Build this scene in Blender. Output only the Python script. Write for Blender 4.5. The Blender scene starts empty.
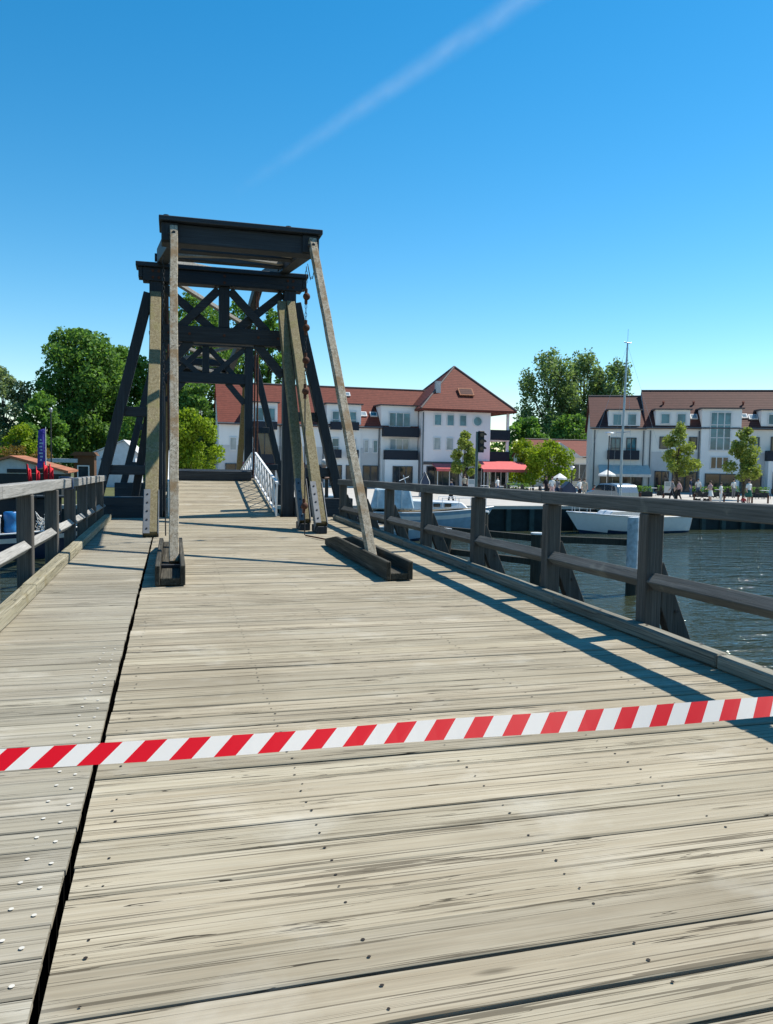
import bpy, bmesh, math, random
import numpy as np
from mathutils import Vector, Matrix
R = math.radians
random.seed(7)
rng = np.random.default_rng(7)
scene = bpy.context.scene
COL = scene.collection

# ------------------------------------------------------------------ helpers
ORIGIN = {}

def tag(o, label=None, cat=None, group=None, kind=None):
    if label: o['label'] = label
    if cat: o['category'] = cat
    if group: o['group'] = group
    if kind: o['kind'] = kind
    return o

def thing(name, label, cat, loc=(0, 0, 0), rz=0.0, group=None, local=False):
    """An Empty at the base of a thing. local=False: its parts are given in world coordinates."""
    o = bpy.data.objects.new(name, None)
    COL.objects.link(o)
    o.location = loc
    o.rotation_euler = (0, 0, rz)
    o.empty_display_size = .3
    ORIGIN[o.name] = Vector((0, 0, 0)) if local else Vector(loc)
    return tag(o, label, cat, group)

def dup(o, parent=None):
    c = o.copy()
    COL.objects.link(c)
    if parent: c.parent = parent
    for ch in list(o.children):
        dup(ch, c)
    return c

class MB:
    """collects shapes, then links them as ONE mesh object"""
    def __init__(s):
        s.v, s.f, s.m, s.s = [], [], [], []
    def add(s, vs, fs, mat=0, smooth=False):
        b = len(s.v)
        s.v += [tuple(p) for p in vs]
        for f in fs:
            s.f.append(tuple(i + b for i in f)); s.m.append(mat); s.s.append(smooth)
        return s
    def obox(s, c, ax, ay, az, mat=0):
        c, ax, ay, az = Vector(c), Vector(ax), Vector(ay), Vector(az)
        vs = [c + i * ax + j * ay + k * az for k in (-1, 1) for j in (-1, 1) for i in (-1, 1)]
        if ax.cross(ay).dot(az) < 0:
            fs = [(0, 1, 3, 2), (4, 6, 7, 5), (0, 4, 5, 1), (2, 3, 7, 6), (0, 2, 6, 4), (1, 5, 7, 3)]
        else:
            fs = [(0, 2, 3, 1), (4, 5, 7, 6), (0, 1, 5, 4), (2, 6, 7, 3), (0, 4, 6, 2), (1, 3, 7, 5)]
        return s.add(vs, fs, mat)
    def box(s, x0, x1, y0, y1, z0, z1, mat=0):
        return s.obox(((x0 + x1) / 2, (y0 + y1) / 2, (z0 + z1) / 2), ((x1 - x0) / 2, 0, 0), (0, (y1 - y0) / 2, 0), (0, 0, (z1 - z0) / 2), mat)
    def beam(s, p0, p1, w, h, mat=0, up=(0, 0, 1), spin=0.0, seg=1, wob=0.0):
        p0, p1 = Vector(p0), Vector(p1)
        d = (p1 - p0).normalized(); u = Vector(up)
        if abs(d.dot(u)) > .99: u = Vector((0, 1, 0))
        a = d.cross(u).normalized(); b = a.cross(d).normalized()
        if spin:
            a, b = a * math.cos(spin) + b * math.sin(spin), b * math.cos(spin) - a * math.sin(spin)
        vs = []
        for i in range(seg + 1):
            c = p0.lerp(p1, i / seg)
            if wob and 0 < i < seg: c = c + a * random.uniform(-wob, wob) + b * random.uniform(-wob, wob)
            vs += [c - a * w / 2 - b * h / 2, c + a * w / 2 - b * h / 2, c + a * w / 2 + b * h / 2, c - a * w / 2 + b * h / 2]
        fs = [(0, 1, 2, 3), tuple(4 * seg + k for k in (3, 2, 1, 0))]
        for i in range(seg):
            for k in range(4):
                q = (k + 1) % 4
                fs.append((4 * i + k, 4 * i + 4 + k, 4 * i + 4 + q, 4 * i + q))
        return s.add(vs, fs, mat)
    def tube(s, pts, r, n=8, mat=0, cap=True):
        pts = [Vector(p) for p in pts]
        rs = r if isinstance(r, (list, tuple)) else [r] * len(pts)
        vs, fs = [], []
        ref = Vector((.31, .17, .93)).normalized()
        for i, p in enumerate(pts):
            d = (pts[min(i + 1, len(pts) - 1)] - pts[max(i - 1, 0)]).normalized()
            rr = ref if abs(d.dot(ref)) < .95 else Vector((1, 0, 0))
            a = d.cross(rr).normalized(); b = d.cross(a).normalized()
            for k in range(n):
                t = 2 * math.pi * k / n
                vs.append(p + (a * math.cos(t) + b * math.sin(t)) * rs[i])
        for i in range(len(pts) - 1):
            for k in range(n):
                q = (k + 1) % n
                fs.append((i * n + k, i * n + q, i * n + n + q, i * n + n + k))
        s.add(vs, fs, mat, True)
        if cap:
            s.add(vs[:n], [tuple(range(n - 1, -1, -1))], mat)
            s.add(vs[-n:], [tuple(range(n))], mat)
        return s
    def prism(s, poly, ext, mat=0):
        poly = [Vector(p) for p in poly]; e = Vector(ext); n = len(poly)
        nrm = Vector((0, 0, 0))
        for i in range(n): nrm += poly[i].cross(poly[(i + 1) % n])
        if nrm.dot(e) > 0: poly = poly[::-1]
        vs = poly + [p + e for p in poly]
        fs = [tuple(range(n)), tuple(range(2 * n - 1, n - 1, -1))]
        for i in range(n):
            q = (i + 1) % n
            fs.append((i, n + i, n + q, q))
        return s.add(vs, fs, mat)
    def ball(s, c, r, mat=0, nu=12, nv=8, sc=(1, 1, 1)):
        c = Vector(c); vs, fs = [], []
        for j in range(nv + 1):
            ph = math.pi * j / nv
            for i in range(nu):
                th = 2 * math.pi * i / nu
                vs.append(c + Vector((sc[0] * r * math.sin(ph) * math.cos(th), sc[1] * r * math.sin(ph) * math.sin(th), sc[2] * r * math.cos(ph))))
        for j in range(nv):
            for i in range(nu):
                q = (i + 1) % nu
                fs.append((j * nu + i, j * nu + nu + i, j * nu + nu + q, j * nu + q))
        return s.add(vs, fs, mat, True)
    def build(s, name, mats, parent=None, bevel=0.0, smooth=None):
        if not isinstance(mats, (list, tuple)): mats = [mats]
        off = Vector((0, 0, 0))
        if parent is not None:
            root = parent
            while root.parent: root = root.parent
            off = ORIGIN.get(root.name, off)
        me = bpy.data.meshes.new(name)
        me.from_pydata([(p[0] - off.x, p[1] - off.y, p[2] - off.z) for p in s.v], [], s.f)
        for m in mats: me.materials.append(m)
        me.polygons.foreach_set('material_index', s.m)
        me.polygons.foreach_set('use_smooth', s.s if smooth is None else [smooth] * len(s.f))
        me.update()
        o = bpy.data.objects.new(name, me)
        COL.objects.link(o)
        if parent is not None: o.parent = parent
        if bevel:
            b = o.modifiers.new('Bevel', 'BEVEL'); b.width = bevel; b.segments = 1; b.limit_method = 'ANGLE'
        return o

# the place as seen from where the photographer stood: bearings in image columns, distances in metres
YAW, EYE, FOC = R(15.2), 1.5, 788.0
def spot(u, D):
    L = (u - 386.5) / FOC * D
    return (D * math.sin(YAW) + L * math.cos(YAW), D * math.cos(YAW) - L * math.sin(YAW))
def hgt(u, v, D):
    return EYE + (456.6 + .0175 * (u - 173) - v) * D / FOC

# ------------------------------------------------------------------ materials
class NT:
    def __init__(s, name):
        s.mat = bpy.data.materials.new(name); s.mat.use_nodes = True
        s.n, s.l = s.mat.node_tree.nodes, s.mat.node_tree.links
        s.b = s.n['Principled BSDF']; s.out = s.n['Material Output']
    def node(s, t, **kw):
        n = s.n.new(t)
        for k, v in kw.items(): setattr(n, k, v)
        return n
    def set(s, sock, v):
        if isinstance(v, bpy.types.NodeSocket): s.l.new(v, sock)
        else: sock.default_value = v
    def coord(s, which='Object'):
        return s.node('ShaderNodeTexCoord').outputs[which]
    def mapping(s, vec, scale=(1, 1, 1), rot=(0, 0, 0), loc=(0, 0, 0)):
        m = s.node('ShaderNodeMapping'); s.l.new(vec, m.inputs[0])
        s.set(m.inputs['Scale'], scale); m.inputs['Rotation'].default_value = rot; s.set(m.inputs['Location'], loc)
        return m.outputs[0]
    def noise(s, vec, scale=5, detail=4, rough=.5, dist=0.0):
        n = s.node('ShaderNodeTexNoise'); s.l.new(vec, n.inputs['Vector'])
        n.inputs['Scale'].default_value = scale; n.inputs['Detail'].default_value = detail
        n.inputs['Roughness'].default_value = rough; n.inputs['Distortion'].default_value = dist
        return n.outputs['Fac']
    def ramp(s, fac, stops, interp='LINEAR'):
        r = s.node('ShaderNodeValToRGB'); s.l.new(fac, r.inputs[0]); r.color_ramp.interpolation = interp
        e = r.color_ramp.elements
        while len(e) < len(stops): e.new(.5)
        for i, (p, c) in enumerate(stops):
            e[i].position = p; e[i].color = (c, c, c, 1) if isinstance(c, (int, float)) else (*c, 1)
        return r.outputs[0]
    def mix(s, fac, a, b, blend='MIX'):
        m = s.node('ShaderNodeMix', data_type='RGBA', blend_type=blend)
        s.set(m.inputs[0], fac)
        for i, c in ((6, a), (7, b)):
            if isinstance(c, tuple): c = (*c, 1) if len(c) == 3 else c
            s.set(m.inputs[i], c)
        return m.outputs[2]
    def math(s, op, a, b=0.0, c=None):
        m = s.node('ShaderNodeMath', operation=op); s.set(m.inputs[0], a); s.set(m.inputs[1], b)
        if c is not None: s.set(m.inputs[2], c)
        return m.outputs[0]
    def island(s):
        return s.node('ShaderNodeNewGeometry').outputs['Random Per Island']
    def bump(s, h, strength=.3, dist=.01):
        b = s.node('ShaderNodeBump'); s.l.new(h, b.inputs['Height'])
        b.inputs['Strength'].default_value = strength; b.inputs['Distance'].default_value = dist
        s.l.new(b.outputs[0], s.b.inputs['Normal'])
    def fin(s, col, rough=.7, spec=.3, metal=0.0):
        if isinstance(col, tuple): col = (*col, 1)
        s.set(s.b.inputs['Base Color'], col); s.set(s.b.inputs['Roughness'], rough)
        s.b.inputs['Specular IOR Level'].default_value = spec; s.b.inputs['Metallic'].default_value = metal
        return s.mat

def plain(name, col, rough=.6, spec=.3, metal=0.0, var=.12, scale=3.0):
    t = NT(name)
    n = t.noise(t.coord(), scale, 5, .6)
    lo = tuple(c * (1 - var) for c in col); hi = tuple(min(1, c * (1 + var)) for c in col)
    return t.fin(t.ramp(n, [(.3, lo), (.7, hi)]), rough, spec, metal)

def wood(name, cols, axis='X', rough=.85, crack=.5, per=True, fine=1.0, spots=None, spec=.2, long=1.0, grain=.75, knots=False):
    """weathered timber with its grain along one axis; every board has its own tone"""
    t = NT(name)
    co = raw = t.coord()
    if per:
        isl = t.island()
        off = t.node('ShaderNodeCombineXYZ')
        for i, k in enumerate((37.0, 91.0, 53.0)): t.l.new(t.math('MULTIPLY', isl, k), off.inputs[i])
        va = t.node('ShaderNodeVectorMath', operation='ADD'); t.l.new(co, va.inputs[0]); t.l.new(off.outputs[0], va.inputs[1])
        co = va.outputs[0]
    ax = 'XYZ'.index(axis)
    def sc(a, c): q = [c * fine] * 3; q[ax] = a * long; return tuple(q)
    # gentle bending of the grain
    g1 = t.noise(t.mapping(co, sc(.9, 24)), 1, 5, .62, .25)
    g2 = t.noise(t.mapping(co, sc(2.2, 130)), 1, 3, .6, .1)
    big = t.noise(t.mapping(co, sc(.7, 2.2)), 1, 3, .5)
    col = t.ramp(g1, [(.28, cols[0]), (.5, cols[1]), (.75, cols[2])])
    col = t.mix(t.ramp(g2, [(.36, grain), (.56, 0.)]), col, tuple(c * .55 for c in cols[1]))
    col = t.mix(t.ramp(big, [(.3, .4), (.65, 0.)]), col, tuple(c * .8 for c in cols[0]))
    # drying cracks: thin dark lines that start and stop along the board
    cn = t.noise(t.mapping(co, sc(.34, 10)), 1, 4, .58, .15)
    line = t.math('ABSOLUTE', t.math('SUBTRACT', cn, .5))
    where = t.noise(t.mapping(co, sc(.8, 9)), 1, 2, .5)
    wid = t.math('MULTIPLY', t.ramp(where, [(.46, 0.), (.64, 1.)]), .009)
    cr = t.math('MINIMUM', t.math('MULTIPLY', t.math('MAXIMUM', t.math('SUBTRACT', wid, line), 0.0), 700.0), 1.0)
    cr = t.math('MULTIPLY', cr, crack)
    col = t.mix(cr, col, tuple(c * .16 for c in cols[0]))
    # hair-thin checks that run far along the grain
    hn = t.noise(t.mapping(co, sc(.22, 24), loc=(3.1, 7.7, 1.3)), 1, 3, .55, .1)
    hl = t.math('LESS_THAN', t.math('ABSOLUTE', t.math('SUBTRACT', hn, .5)), t.math('MULTIPLY', t.ramp(big, [(.35, .2), (.65, 1.)]), .026))
    col = t.mix(t.math('MULTIPLY', hl, .85 * crack), col, tuple(c * .35 for c in cols[0]))
    if knots:
        vo = t.node('ShaderNodeTexVoronoi'); t.l.new(t.mapping(co, sc(1.1, 6.0)), vo.inputs['Vector']); vo.inputs['Scale'].default_value = 1.0
        wc = t.node('ShaderNodeSeparateColor'); t.l.new(vo.outputs['Color'], wc.inputs[0])
        some = t.math('GREATER_THAN', wc.outputs[0], .72)
        kd = t.math('ADD', vo.outputs['Distance'], t.math('MULTIPLY', t.math('SUBTRACT', g2, .5), .06))
        kn = t.math('MULTIPLY', t.ramp(kd, [(.02, .9), (.055, .65), (.10, 0.)]), some)
        col = t.mix(kn, col, tuple(c * .33 for c in cols[0]))
        dirt = t.noise(t.mapping(raw, (.55, .8, 1)), 1, 6, .62, .4)
        col = t.mix(t.ramp(dirt, [(.33, .42), (.52, 0.)]), col, (.20, .165, .11))
        pale = t.noise(t.mapping(raw, (1.6, 2.6, 1), loc=(5, 9, 0)), 1, 5, .6, .2)
        col = t.mix(t.ramp(pale, [(.56, 0.), (.75, .38)]), col, (.55, .52, .45))
    if per:
        tone = t.ramp(isl, [(0, .80), (.35, .93), (.7, 1.0), (1, 1.12)])
        hue = t.mix(t.ramp(t.math('FRACT', t.math('MULTIPLY', isl, 17.3)), [(.3, 0.), (1, .55)]), (1, 1, 1), (.97, 1.0, 1.0))
        col = t.mix(1.0, col, tone, 'MULTIPLY'); col = t.mix(1.0, col, hue, 'MULTIPLY')
    if spots:
        sn = t.noise(t.mapping(co, (3, 3, 3)), 1, 4, .6)
        col = t.mix(t.ramp(sn, [(spots[1], 0.), (spots[1] + .12, spots[2])]), col, spots[0])
    hgt_ = t.math('SUBTRACT', t.math('ADD', t.math('MULTIPLY', g1, .6), t.math('MULTIPLY', g2, .4)), t.math('MULTIPLY', cr, 1.5))
    t.bump(hgt_, .55, .006)
    return t.fin(col, rough, spec)

def tinted_island(name, a, b, rough=.6, spec=.2, trans=0.45):
    """leaves: every leaf clump its own green, light passing through"""
    t = NT(name)
    isl = t.island()
    n = t.noise(t.coord(), .45, 3, .5)
    f = t.math('ADD', t.math('MULTIPLY', isl, .6), t.math('MULTIPLY', n, .5))
    col = t.ramp(f, [(.2, a), (.8, b)])
    t.fin(col, rough, spec)
    tr = t.node('ShaderNodeBsdfTranslucent'); t.l.new(t.mix(1., col, (1.2, 1.25, .6), 'MULTIPLY'), tr.inputs[0])
    mx = t.node('ShaderNodeMixShader'); mx.inputs[0].default_value = trans
    t.l.new(t.b.outputs[0], mx.inputs[1]); t.l.new(tr.outputs[0], mx.inputs[2]); t.l.new(mx.outputs[0], t.out.inputs[0])
    return t.mat

M = {}
M['deck'] = wood('weathered deck boards', [(.295, .247, .172), (.38, .332, .245), (.45, .402, .31)], 'X', crack=1.0, grain=.4, knots=True)
M['walk'] = wood('grey walkway boards', [(.27, .24, .18), (.34, .308, .242), (.405, .373, .307)], 'X', crack=.8, grain=.45, knots=True)
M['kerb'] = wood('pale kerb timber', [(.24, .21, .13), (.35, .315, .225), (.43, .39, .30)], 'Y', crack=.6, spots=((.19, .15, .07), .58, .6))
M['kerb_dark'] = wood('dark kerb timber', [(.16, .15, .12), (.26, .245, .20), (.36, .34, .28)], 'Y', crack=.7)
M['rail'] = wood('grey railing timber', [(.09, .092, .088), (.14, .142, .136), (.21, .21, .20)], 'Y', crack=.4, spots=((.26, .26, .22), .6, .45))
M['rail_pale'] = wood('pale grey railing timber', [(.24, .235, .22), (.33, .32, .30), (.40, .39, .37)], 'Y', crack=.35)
M['post'] = wood('grey post timber', [(.058, .054, .049), (.10, .092, .083), (.155, .145, .13)], 'Z', crack=.3)
M['tar'] = wood('tarred black timber', [(.011, .015, .020), (.018, .025, .033), (.036, .046, .056)], 'Z', rough=.6, crack=.5, spec=.35)
M['tar_x'] = wood('tarred black timber across', [(.014, .020, .027), (.024, .033, .043), (.048, .060, .072)], 'X', rough=.6, crack=.5, spec=.35)
M['yellow'] = wood('yellowed timber strut', [(.14, .11, .055), (.245, .205, .12), (.34, .305, .205)], 'Y', crack=.6, spots=((.18, .17, .06), .52, .45), long=.7)
M['pole'] = wood('peeling pale pole', [(.19, .15, .10), (.40, .355, .275), (.55, .51, .43)], 'Y', crack=.9, per=False, spots=((.20, .13, .065), .5, .85))
M['trough'] = wood('shade dark trough timber', [(.03, .027, .02), (.06, .055, .042), (.15, .135, .105)], 'Y', crack=.8)  # dark tone puts the shade on the trough ends into the colour
M['brace_sunlit'] = wood('sunlit pale brace timber', [(.26, .24, .21), (.40, .38, .34), (.52, .50, .46)], 'X', crack=.5)  # pale tone puts the sun on the brace sides into the colour
M['pile'] = wood('old pile timber', [(.03, .03, .025), (.05, .05, .042), (.08, .078, .065)], 'Z', crack=.5)
M['pile_white'] = plain('flaking white pile paint', (.42, .46, .5), .7, var=.35, scale=5)
M['under_shade'] = plain('shade black underside', (.01, .01, .01), .9)  # near-black stands for the shade seen through the board gaps
M['nail'] = plain('rusty nail head', (.02, .014, .01), .7)
M['screw'] = plain('bright screw head', (.52, .50, .45), .75, .1)
M['shoe'] = plain('grey galvanised steel', (.15, .16, .17), .5, .4, .3, .15, 8)
M['bolt'] = plain('black bolt head', (.02, .02, .022), .5)
M['iron'] = plain('dark wrought iron', (.025, .024, .026), .55, .4)
M['rust'] = plain('rusty iron', (.085, .035, .022), .8, .2, var=.4, scale=14)
M['white_paint'] = plain('white painted steel', (.72, .73, .74), .45)
M['render_white'] = plain('white house render', (.76, .75, .74), .9, .1, var=.05, scale=.6)
M['render_rose'] = plain('pale rose white render', (.78, .73, .735), .9, .1, var=.05, scale=.6)
M['render_grey'] = plain('grey plinth render', (.52, .52, .52), .9, .1, var=.08, scale=.8)
M['render_cream'] = plain('cream house render', (.72, .70, .66), .9, .1, var=.05, scale=.6)
M['fascia'] = plain('dark roof edge', (.10, .085, .085), .7)
M['frame'] = plain('white window frame', (.6, .61, .62), .5)
M['frame_dark'] = plain('dark window frame', (.06, .06, .065), .5)
def glass(name, a, b, rough=.05):
    t = NT(name)
    col = t.ramp(t.noise(t.coord(), .8, 2, .5), [(.4, a), (.6, b)])
    return t.fin(col, rough, .6)
M['glass_blue'] = glass('blue window glass', (.02, .10, .14), (.06, .20, .26))
M['glass_dark'] = glass('dark window glass', (.012, .018, .024), (.03, .045, .055))
M['glass_pale'] = glass('curtained window glass', (.16, .22, .25), (.30, .36, .40))
M['balcony'] = plain('dark balcony panel', (.012, .018, .03), .6)
M['awning_red'] = plain('faded red awning cloth', (.58, .14, .14), .8, .1)
M['awning_grey'] = plain('pale awning cloth', (.56, .53, .49), .8, .1)
M['canvas'] = plain('white canvas', (.72, .71, .68), .85, .1)
M['downpipe'] = plain('zinc downpipe', (.10, .11, .12), .5)
def tiles(name, a, b):
    t = NT(name)
    co = t.coord()
    w = t.node('ShaderNodeTexWave', wave_type='BANDS', bands_direction='Z'); t.l.new(co, w.inputs[0]); w.inputs['Scale'].default_value = 1.6
    w.inputs['Distortion'].default_value = .3
    n = t.noise(co, 2.5, 5, .65)
    n2 = t.noise(t.mapping(co, (6, 6, 9)), 1, 2, .5)
    col = t.mix(t.math('MULTIPLY', n2, .7), t.ramp(n, [(.3, a), (.7, b)]), tuple(c * .55 for c in a))
    col = t.mix(t.ramp(w.outputs['Fac'], [(0, .5), (.35, 0.)]), col, tuple(c * .45 for c in a))
    t.bump(w.outputs['Fac'], .4, .03)
    return t.fin(col, .75, .25)
M['tile'] = tiles('red clay roof tiles', (.145, .033, .021), (.235, .059, .037))
M['tile_brown'] = tiles('brown red roof tiles', (.080, .029, .024), (.125, .046, .037))
M['tile_orange'] = tiles('orange roof tiles', (.34, .13, .07), (.46, .20, .11))
M['paving'] = plain('pale quay paving', (.42, .40, .37), .9, .1, var=.12, scale=1.2)
M['earth'] = plain('grassy ground', (.09, .10, .045), .95, .1, var=.3, scale=.3)
M['quay'] = plain('dark quay timber', (.012, .022, .024), .8, var=.4, scale=2)
M['quay_post'] = plain('green grey fender post', (.03, .055, .055), .8, var=.3, scale=2)
M['concrete'] = plain('quay edge concrete', (.36, .35, .32), .9, .1)
M['gel_white'] = plain('white boat hull', (.66, .68, .70), .3, .5, var=.05)
M['gel_blue'] = plain('pale blue boat hull', (.20, .34, .48), .3, .5)
M['navy'] = plain('navy boat paint', (.012, .03, .075), .35, .5)
M['blue_plastic'] = plain('blue plastic', (.02, .16, .42), .4, .4)
M['tarp'] = plain('pale blue tarpaulin', (.42, .52, .58), .6, .3, var=.2, scale=4)
M['teak'] = plain('boat deck', (.35, .30, .22), .8)
M['alu'] = plain('grey mast aluminium', (.34, .39, .44), .35, .5, .5)
M['red_cloth'] = plain('red marker flag', (.55, .03, .045), .8, .1)
M['purple'] = plain('violet banner cloth', (.06, .05, .26), .8, .1, var=.3)
M['black'] = plain('black plastic', (.015, .015, .017), .5)
M['lens'] = plain('dark signal lens', (.03, .02, .018), .2, .5)
M['green_pole'] = plain('grey green pole paint', (.10, .14, .14), .5)
M['silver'] = plain('silver car paint', (.26, .29, .31), .25, .6, .5, .03)
M['tyre'] = plain('tyre rubber', (.02, .02, .02), .85)
M['corrugated'] = plain('pale corrugated sheet', (.36, .42, .46), .6)
M['shed_dark'] = plain('dark stained boards', (.02, .026, .03), .8)
M['gable_white'] = plain('white boarded gable', (.58, .61, .66), .8)
M['brown_wall'] = plain('brown boarding', (.10, .052, .028), .85)
M['bark'] = plain('tree bark', (.07, .055, .04), .95, .1, var=.35, scale=6)
M['leaf_dark'] = tinted_island('dark green leaves', (0.048, 0.109, 0.031), (0.162, 0.293, 0.070))
M['leaf_mid'] = tinted_island('green leaves', (0.058, 0.136, 0.034), (0.178, 0.324, 0.073))
M['leaf_bright'] = tinted_island('yellow green leaves', (.10, .17, .012), (.29, .38, .03), trans=.4)
M['leaf_young'] = tinted_island('young lime leaves', (.14, .185, .035), (.33, .38, .10), trans=.4)
M['leaf_willow'] = tinted_island('grey green willow leaves', (0.116, 0.165, 0.098), (0.271, 0.349, 0.214))
M['leaf_poplar'] = tinted_island('poplar leaves', (0.072, 0.132, 0.060), (0.228, 0.312, 0.144))
M['leaf_rusty'] = tinted_island('reddish hedge leaves', (.09, .075, .02), (.22, .13, .04))
M['skin'] = plain('skin', (.52, .33, .25), .55, .3, var=.05)
M['hair'] = plain('brown hair', (.05, .03, .02), .7)
def cloth(name, c): return plain(name, c, .85, .1)
# ------------------------------------------------------------------ world, sun, camera
SUN = Vector((.70, .15, 1.0)).normalized()
world = bpy.data.worlds.new('World'); scene.world = world; world.use_nodes = True
wn, wl = world.node_tree.nodes, world.node_tree.links
sky = wn.new('ShaderNodeTexSky'); sky.sky_type = 'NISHITA'; sky.sun_disc = False
sky.sun_elevation = math.asin(SUN.z); sky.sun_rotation = math.atan2(SUN.x, SUN.y)
sky.altitude = 0; sky.air_density = 1.0; sky.dust_density = .08; sky.ozone_density = 2.2
hs = wn.new('ShaderNodeHueSaturation'); hs.inputs['Saturation'].default_value = 1.42; hs.inputs['Hue'].default_value = .489
bgn = wn['Background']
wl.new(sky.outputs[0], hs.inputs['Color']); wl.new(hs.outputs[0], bgn.inputs[0])
bgn.inputs[1].default_value = .114
sl = bpy.data.lights.new('sun', 'SUN'); sl.energy = 4.9; sl.angle = R(.53); sl.color = (1.0, .94, .83)
so = bpy.data.objects.new('sun', sl); COL.objects.link(so)
so.rotation_euler = SUN.to_track_quat('Z', 'Y').to_euler(); so.location = (20, 10, 40)

cam = bpy.data.cameras.new('camera'); co_ = bpy.data.objects.new('camera', cam); COL.objects.link(co_)
F_ = Vector((math.sin(YAW) * math.cos(R(3.75)), math.cos(YAW) * math.cos(R(3.75)), -math.sin(R(3.75))))
R_ = Vector((math.cos(YAW), -math.sin(YAW), 0)); U_ = R_.cross(F_)
rl = R(1.0)
R2, U2 = R_ * math.cos(rl) + U_ * math.sin(rl), U_ * math.cos(rl) - R_ * math.sin(rl)
co_.matrix_world = Matrix(((R2.x, U2.x, -F_.x, 0), (R2.y, U2.y, -F_.y, 0), (R2.z, U2.z, -F_.z, EYE), (0, 0, 0, 1)))
cam.sensor_fit = 'VERTICAL'; cam.sensor_height = 36.0; cam.lens = 36.0 * FOC / 1024.0
cam.clip_start = .05; cam.clip_end = 30000
scene.camera = co_
scene.view_settings.view_transform = 'Standard'; scene.view_settings.look = 'None'
scene.view_settings.exposure = .55; scene.view_settings.gamma = 1.0
scene.cycles.use_denoising = True
scene.cycles.max_bounces = 6; scene.cycles.transparent_max_bounces = 8

# ------------------------------------------------------------------ ground and water
QZ, WZ, QY = -1.3, -2.85, 46.3
def water_mat():
    t = NT('harbour water')
    co = t.coord()
    rc = t.mapping(co, (1, 1, 1), (0, 0, R(12)))
    a = t.noise(t.mapping(rc, (.42, 1.25, 1)), 1.0, 3, .55, .5)
    b = t.noise(t.mapping(rc, (1.5, 4.2, 1)), 1.0, 3, .6, .3)
    calm = t.noise(co, .06, 2, .5)
    h = t.math('ADD', t.math('MULTIPLY', a, .7), t.math('MULTIPLY', b, t.math('ADD', .10, t.math('MULTIPLY', calm, .30))))
    bp = t.node('ShaderNodeBump'); t.l.new(h, bp.inputs['Height']); bp.inputs['Strength'].default_value = 1.0; bp.inputs['Distance'].default_value = .45
    t.l.new(bp.outputs[0], t.b.inputs['Normal'])
    t.fin((.034, .042, .024), .03, .5)
    t.b.inputs['IOR'].default_value = 1.333
    return t.mat
w = MB(); w.add([(-900, -120, WZ), (900, -120, WZ), (900, QY + 1, WZ), (-900, QY + 1, WZ)], [(0, 1, 2, 3)])
tag(w.build('water', water_mat()), kind='structure')
g = MB(); g.add([(-6000, QY, QZ), (6000, QY, QZ), (6000, 9000, QZ), (-6000, 9000, QZ)], [(0, 1, 2, 3)])
tag(g.build('ground', M['earth']), kind='structure')
g = MB(); g.add([(-3, QY + .5, QZ + .004), (140, QY + .5, QZ + .004), (140, 84, QZ + .004), (-3, 84, QZ + .004)], [(0, 1, 2, 3)])
tag(g.build('quay_pavement', M['paving']), kind='structure')
q = thing('quay_wall', 'dark timber quay wall along the far bank of the harbour', 'quay wall', (20, QY, WZ - 1))
m = MB(); m.box(-120, 160, QY - .02, QY + .4, WZ - 1, QZ - .16); m.build('wall', M['quay'], q)
m = MB(); m.box(-120, 160, QY - .14, QY + .5, QZ - .155, QZ + .05); m.build('coping', M['concrete'], q)
m = MB()
for i in range(110):
    x = -50 + i * 1.6
    m.box(x, x + .32, QY - .24, QY - .03, WZ - .6, QZ - .16)
tag(m.build('fender_timber', M['quay_post'], q), kind='stuff')

# ------------------------------------------------------------------ bridge decks
def boards(m, x0, x1, y0, y1, pitch, zf, gap=(.006, .014), th=.05, jx=.012, wob=.0022, seglen=.3, mat=0, zj=.0025):
    y = y0; out = []
    while y < y1 - .02:
        p = pitch * random.uniform(.93, 1.07)
        gp = random.uniform(*gap) if random.random() > .07 else random.uniform(.016, .023)
        a, b = y + gp / 2, y + p - gp / 2
        xa, xb = x0 + random.uniform(-jx, jx), x1 + random.uniform(-jx, jx)
        n = max(2, int((xb - xa) / seglen)); dz = random.uniform(-zj, zj); tilt = random.uniform(-zj, zj) * .8
        c = random.uniform(.003, .007)
        vs = []
        wa = wb = 0.0
        for i in range(n + 1):
            x = xa + (xb - xa) * i / n
            wa = wa * .7 + random.uniform(-wob, wob); wb = wb * .7 + random.uniform(-wob, wob)
            aa, bb = a + wa, b + wb
            za, zb = zf(aa) + dz - tilt, zf(bb) + dz + tilt
            vs += [(x, aa, za - th), (x, aa, za - c), (x, aa + c, za), (x, bb - c, zb), (x, bb, zb - c), (x, bb, zb - th)]
        fs = [(0, 1, 2, 3, 4, 5), tuple(6 * n + k for k in (5, 4, 3, 2, 1, 0))]
        for i in range(n):
            for k in range(6):
                q = (k + 1) % 6
                fs.append((6 * i + k, 6 * i + 6 + k, 6 * i + 6 + q, 6 * i + q))
        m.add(vs, fs, mat); out.append((a, b, dz))
        y += p
    return out

def disc(m, x, y, z, r, mat, n=8, sq=1.0):
    m.add([(x + r * math.cos(2 * math.pi * k / n), y + r * sq * math.sin(2 * math.pi * k / n), z) for k in range(n)], [tuple(range(n))], mat)

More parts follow.
